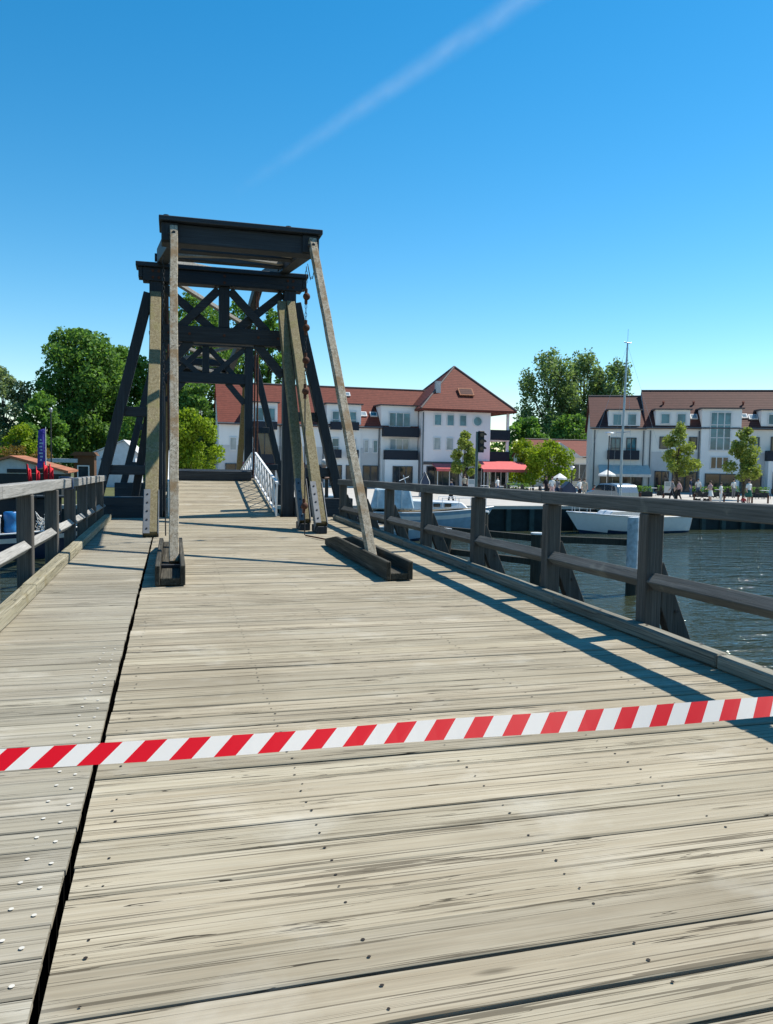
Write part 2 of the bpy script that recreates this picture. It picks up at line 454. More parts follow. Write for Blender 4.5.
HINGE, TIP = 20.1, 25.75
bridge = thing('wooden_bridge', 'weathered plank bridge roadway and walkway leading to the lifting span', 'bridge', (1.2, 8, 0))
m = MB()
bs = boards(m, -.345, 4.0, -5.0, HINGE - .02, .205, lambda y: 0.0, gap=(.010, .018), jx=.004)
for a, b, dz in bs:
    if b < .8: continue
    for rx in (-.24, .57, 1.39, 2.22, 3.05, 3.7):
        if a > 12: continue
        for fy in (.25, .75):
            if random.random() < (.12 if rx in (.57, 2.22) else .45): continue
            disc(m, rx + random.uniform(-.012, .012), a + (b - a) * fy + random.uniform(-.015, .015), dz + .0035, random.uniform(.0045, .0075), 1, 7, random.uniform(.7, 1.2))
m.build('carriageway', [M['deck'], M['nail']], bridge)
m = MB()
bs = boards(m, -1.53, -.378, -5.0, HINGE - .1, .172, lambda y: -.004, gap=(.006, .011), wob=.001, jx=.004, zj=.0008, th=.024)
m.build('walkway', M['walk'], bridge)
s = MB()
for i, (a, b, dz) in enumerate(bs):
    if b < .5 or a > 6.5: continue
    for rx, fy in ((-.515, .62), (-.437, .3)):
        disc(s, rx + random.uniform(-.008, .008), a + (b - a) * fy, dz + .0008, .0085, 0, 9)
    for rx, fy in ((-1.32, .35), (-1.27, .65)):
        disc(s, rx, a + (b - a) * fy, dz + .0015, .006, 0, 9)
o = s.build('screw_heads', M['screw'], bridge); o['kind'] = 'stuff'
def kerb(x0, x1, top, mat, y0=-5.0, y1=19.4, L=3.1):
    k = MB(); y = y0
    while y < y1:
        e = min(y1, y + L * random.uniform(.8, 1.15))
        zt = top + random.uniform(-.008, .008)
        k.beam(((x0 + x1) / 2, y + .006, zt / 2 + .006), ((x0 + x1) / 2, e - .006, zt / 2 + .006), x1 - x0, zt, 0, (0, 0, 1), 0, 6, .004)
        for yy in np.arange(y + .3, e - .2, .72):
            disc(k, (x0 + x1) / 2 + random.uniform(-.05, .05), yy, zt + .014, .014, 1, 8)
        y = e
    return k.build('kerb', [mat, M['nail']], bridge, .012)
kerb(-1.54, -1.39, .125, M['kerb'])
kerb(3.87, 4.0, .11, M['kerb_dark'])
m = MB()
for x in (-1.5, -.55, -.1, 1.1, 2.3, 3.5, 3.95):
    m.box(x - .12, x + .12, -5, HINGE - .2, -.5, -.056)
m.box(-1.7, 4.2, -5, HINGE - .2, -.52, -.505)
m.build('deck_beams', M['under_shade'], bridge)
for yy in (1.0, 8.0, 14.5, 19.3):
    p = MB()
    p.beam((-2.1, yy, -.7), (4.6, yy, -.7), .3, .34)
    for x in (-1.6, .4, 2.2, 4.0): p.tube([(x, yy, -.8), (x, yy, WZ - 1)], .16, 10)
    p.build('pile_trestle', M['pile'], bridge)

far = thing('far_bridge_span', 'farther plank span between the lifting leaf and the quay', 'bridge', (1.2, 40, 0))
m = MB(); boards(m, -.345, 2.85, 32.0, QY + .3, .205, lambda y: -.02 - max(0, y - 36) * .11, seglen=1.5); m.build('carriageway', M['deck'], far)
m = MB(); boards(m, -1.42, -.392, 32.0, QY + .3, .172, lambda y: -.03 - max(0, y - 36) * .11, seglen=1.0); m.build('walkway', M['walk'], far)
m = MB(); m.prism([(0, 32, -.08), (0, 36, -.09), (0, QY + .2, -1.22), (0, QY + .2, -1.6), (0, 32, -.55)], (4.6, 0, 0))
m.v = [(x - 1.6, y, z) for x, y, z in m.v]; m.build('deck_beams', M['under_shade'], far)

# ------------------------------------------------------------------ railings
def railing(name, label, ys, x_in, wx, side, zt, mats, ylast, yfirst, brace):
    t = thing(name, label, 'railing', (x_in, ys[0], 0), 0, 'plank bridge railings')
    mr, mp, mm = mats
    xc = x_in + side * wx / 2
    m = MB(); seg = 0; y = yfirst
    while y < ylast - .05:
        e = min(ylast, y + 4.2)
        m.beam((xc - side * .01, y + .003, zt(y) - .068), (xc - side * .01, e - .003, zt(e) - .068), wx * .86, .136, 0, (0, 0, 1), 0, 8, .004)
        y = e
    m.build('top_rail', mr, t, .01)
    pts = [yfirst] + [yy for yy in ys if yfirst < yy < ylast] + [ylast]
    m = MB()
    for a, b in zip(pts[:-1], pts[1:]):
        m.beam((xc, a + .05, zt(a) - .735), (xc, b - .05, zt(b) - .735), .11, .11, 0, (0, 0, 1), R(45), 3, .003)
    m.build('mid_rail', mm, t, .006)
    for yy in ys:
        p = MB()
        zt_ = zt(yy) - .139
        p.beam((xc, yy, -.7), (xc, yy, zt_), wx, .14, 0, (0, 1, 0))
        po = p.build('post', mp, t, .01)
        if brace:
            b = MB()
            xo = x_in + side * (wx + .004)
            b.prism([(xo, yy - .055, .62), (xo + side * .02, yy - .055, .64), (xo + side * .30, yy - .055, .0), (xo + side * .40, yy - .055, -.25), (xo + side * .2, yy - .055, -.25), (xo + side * .0, yy - .055, .25)], (0, .11, 0))
            for bz, bx in ((.2, .16), (.42, .07)):
                b.tube([(xo + side * bx, yy - .068, bz), (xo + side * bx, yy - .056, bz)], .017, 8, 1)
            b.build('raking_brace', [mp, M['iron']], po, .005)
    return t
zR = lambda y: 1.238 - .0155 * (y - 4.4)
zL = lambda y: 1.205 - .0148 * (y - 7.9)
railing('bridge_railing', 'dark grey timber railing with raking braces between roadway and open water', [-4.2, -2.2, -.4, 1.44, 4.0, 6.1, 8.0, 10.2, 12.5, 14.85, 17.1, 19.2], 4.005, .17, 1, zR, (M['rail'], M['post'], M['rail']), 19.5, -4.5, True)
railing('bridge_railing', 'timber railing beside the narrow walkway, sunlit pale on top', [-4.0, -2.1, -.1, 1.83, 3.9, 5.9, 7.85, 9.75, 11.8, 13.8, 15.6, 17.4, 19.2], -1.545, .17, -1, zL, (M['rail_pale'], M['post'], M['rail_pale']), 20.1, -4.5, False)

# ------------------------------------------------------------------ lifting gear
CX, PY, PY2 = 1.25, 20.6, 31.6
def make_portal():
    t = thing('lifting_portal', 'tall tarred timber portal with crossed braces and yellowed struts, nearer of the two', 'bridge portal', (CX, PY, 0), 0, 'portals of the lifting bridge', local=True)
    T, TX = M['tar'], M['tar_x']
    for sx in (-1, 1):
        m = MB(); m.box(sx * 1.65 - .155, sx * 1.65 + .155, -.16, .16, -.6, 6.04); m.build('post', T, t, .012)
    m = MB(); m.box(-1.96, 1.96, -.2, .2, 5.78, 6.1)
    for sx in (-1, 1): m.box(min(sx * 1.963, sx * 2.06), max(sx * 1.963, sx * 2.06), -.2, .2, 5.85, 6.1)
    [m.tube([(x, -.222, zz), (x, -.2, zz)], .035, 8, 1) for x in (-1.72, -1.58, 1.58, 1.72, 0) for zz in (5.86, 6.02)]; m.build('crossbeam', [TX, M['rust']], t, .01)
    m = MB(); m.box(-2.12, 2.10, -.28, .28, 6.103, 6.21); m.build('cap_board', TX, t, .012)
    m = MB(); m.box(-1.49, 1.49, -.15, .15, 4.36, 4.76); [m.tube([(x, -.172, 4.56), (x, -.15, 4.56)], .035, 8, 1) for x in (-1.35, -.85, 0, .85, 1.35)]; m.build('tie_beam', [TX, M['rust']], t, .01)
    m = MB(); m.box(-.13, .13, -.13, .13, 4.763, 5.775); m.build('king_post', T, t, .01)
    for sx in (-1, 1):
        m = MB(); m.beam((sx * .14, -.05, 5.7), (sx * 1.48, -.05, 4.3), .1, .2, 0, (0, 1, 0), R(90)); m.build('cross_brace', TX, t, .008)
        m = MB(); m.beam((sx * .14, .06, 4.6), (sx * 1.48, .06, 5.72), .1, .2, 0, (0, 1, 0), R(90)); m.build('cross_brace', TX, t, .008)
        m = MB(); m.beam((sx * .82, 0, 4.4), (sx * 1.49, 0, 3.62), .16, .22, 0, (0, 1, 0), R(90)); m.build('knee_brace', TX, t, .008)
        m = MB(); m.beam((sx * 1.82, 0, 5.5), (sx * 3.22, 0, -.3), .24, .28, 0, (0, 1, 0)); m.build('side_strut', T, t, .012)
        m = MB(); m.beam((sx * 1.82, .55, 2.7), (sx * 2.28, .55, -.1), .2, .22, 0, (0, 1, 0)); m.build('side_strut', T, t, .012)
        m = MB(); m.beam((sx * 1.81, .1, 2.6), (sx * 2.45, .1, 2.6), .22, .24); m.build('side_tie', TX, t, .01)
        m = MB(); m.beam((sx * 1.81, .1, 1.15), (sx * 2.8, .1, 1.15), .22, .24); m.build('side_tie', TX, t, .01)
        m = MB(); m.box(min(sx * 1.81, sx * 3.35), max(sx * 1.81, sx * 3.35), -.25, .35, -.35, .48); m.build('sill_beam', TX, t, .012)
        for xx, y0, y1, zb in (((1.65, -.17, -5.35, .02),) if sx < 0 else ((1.65, -.17, -4.88, .17), (1.43, -.12, -4.15, .17))):
            m = MB(); m.beam((sx * xx, y0, 5.45), (sx * xx, y1, zb), .25 if sx < 0 else .21, .22, 0, (0, 0, 1), 0, 10, .006)
            r = m.build('raking_strut', M['yellow'], t, .012)
            if zb > .1:
                fb_ = MB(); fb_.box(sx * xx - .105, sx * xx + .105, y1 - .12, y1 + .5, .004, .15); fb_.build('footing', M['tar'], r, .01)
            d = Vector((0, y0 - y1, 5.45 - zb)).normalized(); n = Vector((0, -d.z, d.y))
            m = MB()
            c = Vector((sx * xx, y1, zb)) + d * .5
            for k in (-1, 1): m.obox(c + Vector((k * (.136 if sx < 0 else .116), 0, 0)), (.008, 0, 0), d * .54, n * .125)
            m.obox(c + n * .128 - Vector((.075, 0, 0)), (.058, 0, 0), d * .54, n * .008)
            for q in range(5):
                cc = c + d * (-.43 + .21 * q) + n * .142 - Vector((.07, 0, 0))
                m.obox(cc, (.014, 0, 0), d * .014, n * .008, 1)
            m.build('steel_shoe', [M['shoe'], M['bolt']], r)
    return t
portal = make_portal()

def make_balance():
    t = thing('balance_frame', 'dark timber balance frame with boxed rear end on the nearer portal', 'balance beams', (CX, PY, 6.22), 0, 'balance frames of the lifting bridge', local=True)
    T, TX = M['tar'], M['tar_x']
    for sx in (-1, 1):
        m = MB(); m.beam((sx * 1.15 - .06, -6.0, -.86), (sx * 1.5, 0, .2), .26, .36); m.beam((sx * 1.5, .0, .2), (sx * 1.5, 5.3, 1.02), .26, .36)
        m.build('balance_beam', T, t, .01)
        m = MB(); m.tube([(sx * 1.34, .02, .17), (sx * 1.68, .02, .17)], .1, 12); m.build('pivot', M['iron'], t)
    m = MB(); m.box(-1.44, 1.29, -6.32, -5.98, -1.06, -.735); m.build('rear_beam', TX, t, .012)
    m = MB(); m.box(-1.48, 1.33, -6.46, -5.62, -.73, -.645); m.build('cap_board', TX, t, .01)
    for sx in (-1, 1):
        m = MB(); m.box(sx * 1.2 - .09 - .13, sx * 1.2 - .09 + .13, -6.37, -6.322, -1.04, -.738); m.build('end_plate', M['tar'], t, .006)
    for bx in (-1.36, .75):
        m = MB(); m.tube([(bx, -6.2, -.64), (bx, -6.2, -.57)], .05, 8); m.build('bolt', M['iron'], t)
    z = lambda y: -.86 + (y + 6) * 1.06 / 6
    m = MB(); m.beam((-1.15, -4.3, z(-4.3)), (1.15, -4.3, z(-4.3)), .26, .3); m.build('cross_member', TX, t, .01)
    m = MB(); m.beam((-1.25, -1.6, z(-1.6)), (1.25, -1.6, z(-1.6)), .26, .3); m.build('cross_member', TX, t, .01)
    m = MB(); m.beam((-1.3, 5.3, 1.02), (1.3, 5.3, 1.02), .26, .32); m.build('front_beam', TX, t, .01)
    for a, b in (((-1.08, -5.9), (1.1, -4.5)), ((1.1, -4.1), (-1.2, -1.8)), ((-1.15, -4.1), (1.2, -1.8)), ((-1.3, 1.0), (1.3, 5.0))):
        m = MB(); m.beam((a[0], a[1], z(a[1]) - .03), (b[0], b[1], z(b[1]) - .03 if b[1] < 1 else .95), .16, .12); m.build('diagonal_brace', M['brace_sunlit'], t, .006)
    for sx in (-1, 1):
        m = MB(); m.tube([(sx * 1.4, 5.3, .9), (sx * 1.36, 5.0, -5.5)], .028, 8); m.build('lifting_rod', M['rust'], t)
    return t
balance = make_balance()

LEAF = R(8.2)
def make_leaf():
    t = thing('lifting_leaf', 'plank lifting leaf with white lattice railing, tilted up toward mid river', 'bridge leaf', (CX, HINGE, .02), 0, 'leaves of the lifting bridge', local=True)
    cs, sn = math.cos(LEAF), math.sin(LEAF)
    tr = lambda x, y, z: (x, y * cs - z * sn, y * sn + z * cs)
    L = 5.55
    m = MB(); boards(m, -1.42, 1.40, .02, L, .205, lambda y: 0.0, seglen=.4); m.v = [tr(*p) for p in m.v]; m.build('leaf_deck', M['deck'], t)
    m = MB(); m.box(-1.42, 1.40, .1, L, -.42, -.056); m.v = [tr(*p) for p in m.v]; m.build('leaf_frame', M['under_shade'], t)
    m = MB(); m.box(-1.38, 1.16, L - .28, L, .01, .30); m.v = [tr(*p) for p in m.v]; m.build('end_beam', M['tar_x'], t, .012)
    for sx in (-1.34, 1.30):
        m = MB()
        P = lambda y, z: tr(sx, y, z)
        H = .86
        m.beam(P(.05, H), P(L, H), .06, .05); m.beam(P(.05, .09), P(L, .09), .05, .05)
        n = 8
        for i in range(n + 1):
            y = .06 + (L - .1) * i / n
            m.beam(P(y, 0), P(y, H), .045, .045)
            if i < n:
                y2 = .06 + (L - .1) * (i + 1) / n
                m.beam(P(y, .1), P(y2, H - .03), .028, .028); m.beam(P(y, H - .03), P(y2, .1), .028, .028)
        m.build('lattice_railing', M['white_paint'], t)
    return t
leaf = make_leaf()
for src, lab in ((portal, 'tarred timber portal seen smaller through the nearer one'),
                 (balance, 'balance frame resting on the farther portal, mostly hidden behind the nearer one'),
                 (leaf, 'far lifting leaf sloping down away behind the dark end timber')):
    c = dup(src); c['label'] = lab
    c.rotation_euler.z = math.pi
    c.location = (2 * CX - src.location.x - .02, PY + PY2 - src.location.y, src.location.z)

def pole(x0, x1, label):
    t = thing('hauling_pole', label, 'pole', (x0, 10.7, .09), 0, 'peeling poles hanging from the rear beam')
    m = MB(); m.beam((x0, 10.65, .1), (x1, 14.22, 5.40), .128, .12, 0, (0, 0, 1), 0, 14, .006); m.build('shaft', M['pole'], t, .01)
    m = MB(); m.tube([(x1 - .09, 14.13, 5.28), (x1 + .09, 14.13, 5.28)], .025, 8); m.tube([(x1, 14.06, 5.28), (x1, 14.23, 5.28)], .03, 8); m.build('bolt', M['iron'], t)
    return t
pole(0.015, 0.015, 'peeling pale pole standing in the left trough, almost upright')
pole(2.70, 2.40, 'peeling pale pole leaning out to the right trough')
def trough(x, label):
    t = thing('timber_trough', label, 'trough', (x, 9.36, 0), 0, 'timber troughs on the roadway')
    for sx in (-1, 1):
        m = MB(); m.prism([(x + sx * .115, 9.36, .012), (x + sx * .115, 9.36, .245), (x + sx * .115, 12.6, .245), (x + sx * .115, 13.5, .12), (x + sx * .115, 13.5, .012)], (sx * .055, 0, 0)); m.build('side_board', M['trough'], t, .008)
    m = MB(); m.box(x - .113, x + .113, 9.38, 13.45, .012, .1); m.build('floor_board', M['trough'], t, .008)
    m = MB(); m.box(x - .113, x + .113, 10.2, 10.28, .103, .14); m.build('stop_block', M['iron'], t)
trough(-.03, 'open timber trough on the roadway by the walkway gap, with the upright pole in it')
trough(2.73, 'open dark timber trough on the right of the roadway under the leaning pole')

def links(m, p0, p1, r=.016, step=.075, sag=0.0):
    p0, p1 = Vector(p0), Vector(p1); n = max(2, int((p1 - p0).length / step))
    for i in range(n):
        f0, f1 = (i - .12) / n, (i + 1.12) / n
        a, b = p0.lerp(p1, f0), p0.lerp(p1, f1)
        a.z -= sag * 4 * f0 * (1 - f0); b.z -= sag * 4 * f1 * (1 - f1)
        d = (b - a).normalized(); s_ = d.cross(Vector((0, 1, 0)) if i % 2 else Vector((1, 0, 0))).normalized() * r
        m.tube([a, a.lerp(b, .25) + s_, a.lerp(b, .75) + s_, b, a.lerp(b, .75) - s_, a.lerp(b, .25) - s_, a], .006, 5, 0, False)
def hang_chain(x, y, ztop, label, balls, bottom):
    t = thing('pull_chain', label, 'chain', (x, y, bottom), 0, 'chains hanging from the rear beam')
    m = MB(); links(m, (x, y, ztop), (x, y, 2.7)); m.build('links', M['iron'], t)
    m = MB(); m.tube([(x, y, 2.72), (x + .03, y + .05, bottom)], .012, 7); m.build('rod', M['iron'], t)
    for z in balls:
        m = MB(); m.ball((x + .01, y, z), .07); m.tube([(x, y, z - .14), (x, y, z + .14)], .03, 8); m.build('ball', M['rust'], t)
    return t
ch = hang_chain(2.42, 14.95, 5.1, 'iron chain with rusty ball weights hanging beside the right struts', (4.55, 3.97, 3.36, 2.78, .6), .04)
m = MB(); links(m, (2.44, 14.9, 5.1), (2.56, 14.75, 5.15), .012, .06, .3); m.build('loop', M['iron'], ch)
m = MB(); m.tube([(2.47, 15.0, .03), (2.6, 14.6, .03), (2.75, 14.2, .025), (2.9, 14.1, .02)], .015, 6); m.build('rope_end', M['rust'], ch)
hang_chain(-.16, 15.0, 5.1, 'thin dark chain hanging beside the left strut', (), .04)

# ------------------------------------------------------------------ barrier tape
PH = .5
def tape():
    t = NT('barrier tape')
    uv = t.node('ShaderNodeUVMap').outputs[0]
    sp = t.node('ShaderNodeSeparateXYZ'); t.l.new(uv, sp.inputs[0])
    ph = t.math('FRACT', t.math('SUBTRACT', sp.outputs[0], t.math('MULTIPLY', sp.outputs[1], .42)))
    st = t.math('LESS_THAN', ph, .5)
    col = t.mix(st, (.84, .82, .80), (.74, .006, .02))
    t.fin(col, .42, .35)
    tr = t.node('ShaderNodeBsdfTranslucent'); t.l.new(col, tr.inputs[0])
    mx = t.node('ShaderNodeMixShader'); mx.inputs[0].default_value = .5
    t.l.new(t.b.outputs[0], mx.inputs[1]); t.l.new(tr.outputs[0], mx.inputs[2]); t.l.new(mx.outputs[0], t.out.inputs[0])
    a, b = Vector((-1.54, 1.832, .846)), Vector((4.0, 1.444, .958))
    n = 120; wd = .0545
    vs, uvs = [], []
    ln = (b - a).length
    for i in range(n + 1):
        f = i / n; c = a.lerp(b, f); c.z -= .008 * 4 * f * (1 - f)
        tw = .92 + .13 * math.sin(f * 7.0 + .6) + .07 * math.sin(f * 23) + .03 * math.sin(f * 61); c.z += .0015 * math.sin(f * 37)
        up = Vector((.10 * math.sin(tw), math.sin(tw), math.cos(tw)))
        up = up.normalized()
        vs += [c - up * wd / 2, c + up * wd / 2]
        uvs += [(f * ln / .0932 + PH, 0), (f * ln / .0932 + PH, 1)]
    fs = [(2 * i, 2 * i + 2, 2 * i + 3, 2 * i + 1) for i in range(n)]
    m = MB(); m.add(vs, fs, 0, False)
    o = m.build('barrier_tape', t.mat)
    ul = o.data.uv_layers.new(name='UVMap')
    for lp in o.data.loops: ul.data[lp.index].uv = uvs[lp.vertex_index]
    tag(o, 'red and white striped barrier tape stretched across the whole bridge', 'barrier tape')
tape()
# ------------------------------------------------------------------ houses (local: x along the front, y to the back, z up from the quay)
def window(par, x, z, w, h, pane='glass_blue', fr='frame', y=0.0, cols=1, rows=1, b=.09, name='window'):
    m = MB(); x1, z1 = x + w, z + h
    yo, yi = y - .10, y - .005
    m.box(x, x + b, yo, yi, z, z1); m.box(x1 - b, x1, yo, yi, z, z1)
    m.box(x + b + .002, x1 - b - .002, yo, yi, z, z + b); m.box(x + b + .002, x1 - b - .002, yo, yi, z1 - b, z1)
    for i in range(1, cols):
        c = x + w * i / cols; m.box(c - .05, c + .05, yo + .02, yi, z + b + .002, z1 - b - .002)
    for j in range(1, rows):
        c = z + h * j / rows; m.box(x + b + .004, x1 - b - .004, yo + .03, yi, c - .035, c + .035)
    f = m.build(name, M[fr], par)
    p = MB(); p.box(x + b * .6, x1 - b * .6, yo + .055, yi + .003, z + b * .6, z1 - b * .6); p.build('pane', M[pane], f)
    return f
def box_part(par, name, mat, *bx, bevel=0):
    m = MB(); m.box(*bx); return m.build(name, M[mat], par, bevel)
def balcony(par, x0, x1, z0, z1, y0=-1.0, y1=-.01):
    m = MB(); m.box(x0, x1, y0, y0 + .06, z0, z1); m.box(x0, x0 + .06, y0 + .063, y1, z0, z1); m.box(x1 - .06, x1, y0 + .063, y1, z0, z1)
    m.box(x0 + .063, x1 - .063, y0 + .063, y1, z0 + .02, z0 + .16)
    return m.build('balcony', M['balcony'], par)
def awning(par, x0, x1, z0, z1, out, mat, posts=False):
    m = MB(); m.prism([(x0, -.02, z1), (x0, -out, z0), (x0, -out, z0 - .28), (x0, -out + .04, z0 - .28), (x0, -out + .04, z0 - .06), (x0, -.02, z1 - .08)], (x1 - x0, 0, 0))
    a = m.build('awning', M[mat], par)
    if posts:
        for x in np.linspace(x0 + .15, x1 - .15, 3):
            m = MB(); m.tube([(x, -out + .1, 0), (x, -out + .1, z0 - .05)], .04, 6); m.build('awning_post', M['frame'], a)
    return a
def roof_gable(par, x0, x1, ze, ym, zr, yb, mat, over=.35, ends=.15):
    """two slopes with real thickness, ridge along x"""
    s = (zr - ze) / ym; th = .22
    m = MB(); A, B = x0 - ends, x1 + ends
    m.prism([(A, -over, ze - over * s), (A, ym, zr), (A, yb + over, ze - over * s), (A, yb + over, ze - over * s + th), (A, ym, zr + th), (A, -over, ze - over * s + th)], (B - A, 0, 0))
    r = m.build('roof', M[mat], par)
    m = MB(); m.tube([(A, ym, zr + th + .02), (B, ym, zr + th + .02)], .1, 8, 0); m.build('ridge_cap', M['fascia'], r)
    m = MB(); m.tube([(A, -over - .06, ze - over * s + .12), (B, -over - .06, ze - over * s + .12)], .08, 6); m.build('gutter', M['downpipe'], r)
    return r
def gable_wall(par, x0, x1, ze, ym, zr, yb, mat):
    m = MB(); m.prism([(x0, 0, 0), (x0, yb, 0), (x0, yb, ze), (x0, ym, zr), (x0, 0, ze)], (x1 - x0, 0, 0))
    return m.build('wall', M[mat], par)
def dormer(par, x0, x1, z0, z1, y0, y1, wall, lid='fascia', cheek='tile'):
    m = MB(); m.box(x0, x1, y0, y1, z0, z1); w_ = m.build('dormer', M[wall], par)
    m = MB(); m.prism([(x0 - .2, y0 - .25, z1 + .003), (x0 - .2, y1 + .3, z1 + .003), (x0 - .2, y1 + .3, z1 + .16), (x0 - .2, y0 - .25, z1 + .12)], (x1 - x0 + .4, 0, 0)); m.build('dormer_roof', M[lid], w_)
    return w_
def skylight(par, x, z, w, h, ze, s, mat='glass_pale'):
    """lies in the front slope"""
    n = Vector((0, -s, 1)).normalized(); up = Vector((0, 1, s)).normalized()
    y = (z - ze) / s
    c = Vector((x, y, z)) + n * .25
    m = MB(); m.obox(c, (w / 2, 0, 0), up * h / 2, n * .06); f = m.build('skylight', M['frame'], par)
    m = MB(); m.obox(c + n * .063, (w / 2 - .1, 0, 0), up * (h / 2 - .1), n * .004); m.build('pane', M[mat], f)
def pipe(par, x, z1, y=-.09):
    m = MB(); m.tube([(x, y, .02), (x, y, z1)], .06, 7); m.build('downpipe', M['downpipe'], par)

# --- long terrace with dormers, behind the bridge
t = thing('terrace_house', 'long white house with red roof and dark balconies, left of the pyramid roof', 'house', (4.3, 78, QZ), 0, local=True)
ZE, ZR = 6.3, 10.2
gable_wall(t, 0, 20.1, ZE, 4.5, ZR, 9, 'render_white')
roof_gable(t, 0, 22.6, ZE, 4.5, ZR, 9, 'tile')
box_part(t, 'plinth_band', 'render_grey', 0.01, 20.05, -.03, -.004, .0, 4.02)
SL = (ZR - ZE) / 4.5
for (x0, x1, z1) in ((3.1, 5.6, 8.2), (10.5, 14.0, 8.3), (16.1, 20.0, 8.35)):
    dormer(t, x0, x1, 0.01, z1, -.22, 2.6, 'render_white')
# bays
window(t, 3.35, 6.4, .95, 1.35, y=-.22); window(t, 4.45, 6.4, .95, 1.35, y=-.22); balcony(t, 3.2, 5.5, 5.6, 6.35, -.9, -.23)
window(t, 3.4, 3.0, 1.9, 2.3, 'glass_dark', 'frame_dark', -.22, 2); balcony(t, 3.2, 5.5, 2.3, 3.2, -.9, -.23)
for x in (11.0, 12.75):
    window(t, x, 5.9, .8, 1.75, y=-.22, rows=2); balcony(t, x - .15, x + .95, 5.75, 6.55, -.75, -.23)
    window(t, x, 3.2, .8, 1.75, 'glass_blue' if x < 12 else 'glass_pale', y=-.22, rows=2); balcony(t, x - .15, x + .95, 2.95, 3.8, -.75, -.23)
window(t, 16.9, 6.2, 2.3, 1.5, y=-.22, cols=3); balcony(t, 16.2, 19.9, 5.2, 6.15, -1.1, -.23)
window(t, 17.0, 3.85, 2.1, 1.2, 'glass_pale', y=-.22, cols=3); balcony(t, 16.4, 19.8, 2.9, 3.85, -1.1, -.23)
box_part(t, 'porch', 'render_white', 16.3, 19.8, -1.3, -.23, 0.01, 2.87)
window(t, 17.1, .05, 2.1, 2.2, 'glass_dark', 'frame_dark', -1.3, 3, name='door')
window(t, 14.35, 3.5, .55, 1.35, 'glass_pale'); window(t, 15.3, 3.5, .55, 1.35, 'glass_blue')
window(t, 1.0, 3.5, .7, 1.3, 'glass_pale'); window(t, 6.3, 3.5, .6, 1.3, 'glass_blue'); window(t, 8.3, 3.5, .6, 1.3, 'glass_blue')
for x, w_ in ((.6, 2.0), (3.5, 1.9), (6.2, 1.8), (8.4, 1.8), (10.8, 1.3), (12.5, 1.3), (14.3, 1.6)):
    yy = -.22 if (3.1 < x < 5.6 or 10.5 < x < 14) else -.03
    window(t, x, .15, w_, 2.1, 'glass_dark', 'frame_dark', yy, 2, name='shop_window')
for x in (5.9, 10.2, 15.95): pipe(t, x, ZE - .3)
skylight(t, 13.3, 9.45, .7, .6, ZE, SL); skylight(t, 14.5, 7.3, .75, .7, ZE, SL); skylight(t, 15.6, 7.3, .75, .7, ZE, SL, 'glass_blue')
for x0, x1 in ((1.9, 3.0), (4.2, 5.6), (6.4, 8.3)): awning(t, x0, x1, 2.0, 2.45, 1.0, 'awning_red')

# --- corner house with pyramid roof
t = thing('corner_house', 'pale corner house with red pyramid roof, round window and red awnings', 'house', (24.4, 76, QZ), 0, local=True)
m = MB(); m.box(.0, 7.2, 0, 9, 0, 7.85); m.build('wall', M['render_rose'], t)
m = MB(); x0, x1, y0, y1, ze, ap = -.5, 9.85, -.5, 9.5, 7.88, (4.75, 4.6, 12.95)
m.add([(x0, y0, ze), (x1, y0, ze), (x1, y1, ze), (x0, y1, ze), (x0, y0, ze + .2), (x1, y0, ze + .2), (x1, y1, ze + .2), (x0, y1, ze + .2), ap],
      [(0, 3, 2, 1), (0, 1, 5, 4), (1, 2, 6, 5), (2, 3, 7, 6), (3, 0, 4, 7), (4, 5, 8), (5, 6, 8), (6, 7, 8), (7, 4, 8)])
rf = m.build('roof', M['tile'], t)
m = MB()
for c in ((x0, y0), (x1, y0), (x1, y1), (x0, y1)): m.tube([(c[0], c[1], ze + .22), (ap[0], ap[1], ap[2] + .02)], .11, 6)
m.build('hip_cap', M['fascia'], rf)
m = MB(); m.obox((4.9, 1.3, 10.0), (.8, 0, 0), Vector((0, .7, .7)) * .55, Vector((0, -.7, .7)) * .07); f = m.build('roof_terrace', M['tile_orange'], rf)
m = MB(); m.obox((4.9, 1.262, 10.038), (.68, 0, 0), Vector((0, .7, .7)) * .43, Vector((0, -.7, .7)) * .025); m.build('opening', M['tile_brown'], f)
m = MB(); m.box(1.65, 2.15, 1.3, 1.8, 9.6, 11.0); m.build('chimney', M['render_grey'], rf)
for x in (1.05, 2.4, 3.75): window(t, x, 6.4, .8, 1.15, 'glass_blue', b=.07)
for x in (1.05, 2.4): window(t, x, 3.95, .75, 1.25, 'glass_pale', b=.07)
m = MB()
for i in range(20):
    a0, a1 = 2 * math.pi * i / 20, 2 * math.pi * (i + 1) / 20
    p = lambda a, r: (5.75 + r * math.cos(a), -.07, 6.95 + r * math.sin(a))
    m.prism([p(a0, .44), p(a1, .44), p(a1, .56), p(a0, .56)], (0, .066, 0))
f = m.build('round_window', M['frame'], t)
m = MB(); m.prism([(5.75 + .46 * math.cos(2 * math.pi * i / 20), -.045, 6.95 + .46 * math.sin(2 * math.pi * i / 20)) for i in range(20)], (0, .04, 0)); m.build('pane', M['glass_blue'], f)
for z in (2.75, 5.0):
    m = MB(); m.box(7.21, 9.5, .3, 6.0, z, z + .22); sl_ = m.build('balcony_slab', M['render_rose'], t)
    m = MB(); m.box(7.21, 9.5, .22, .29, z + .1, z + 1.15); m.box(9.43, 9.5, .3, 6.0, z + .23, z + 1.15); m.build('balcony', M['balcony'], sl_)
m = MB(); m.box(7.205, 9.3, 6.0, 9.0, 0, 7.85); m.build('wall', M['render_grey'], t)
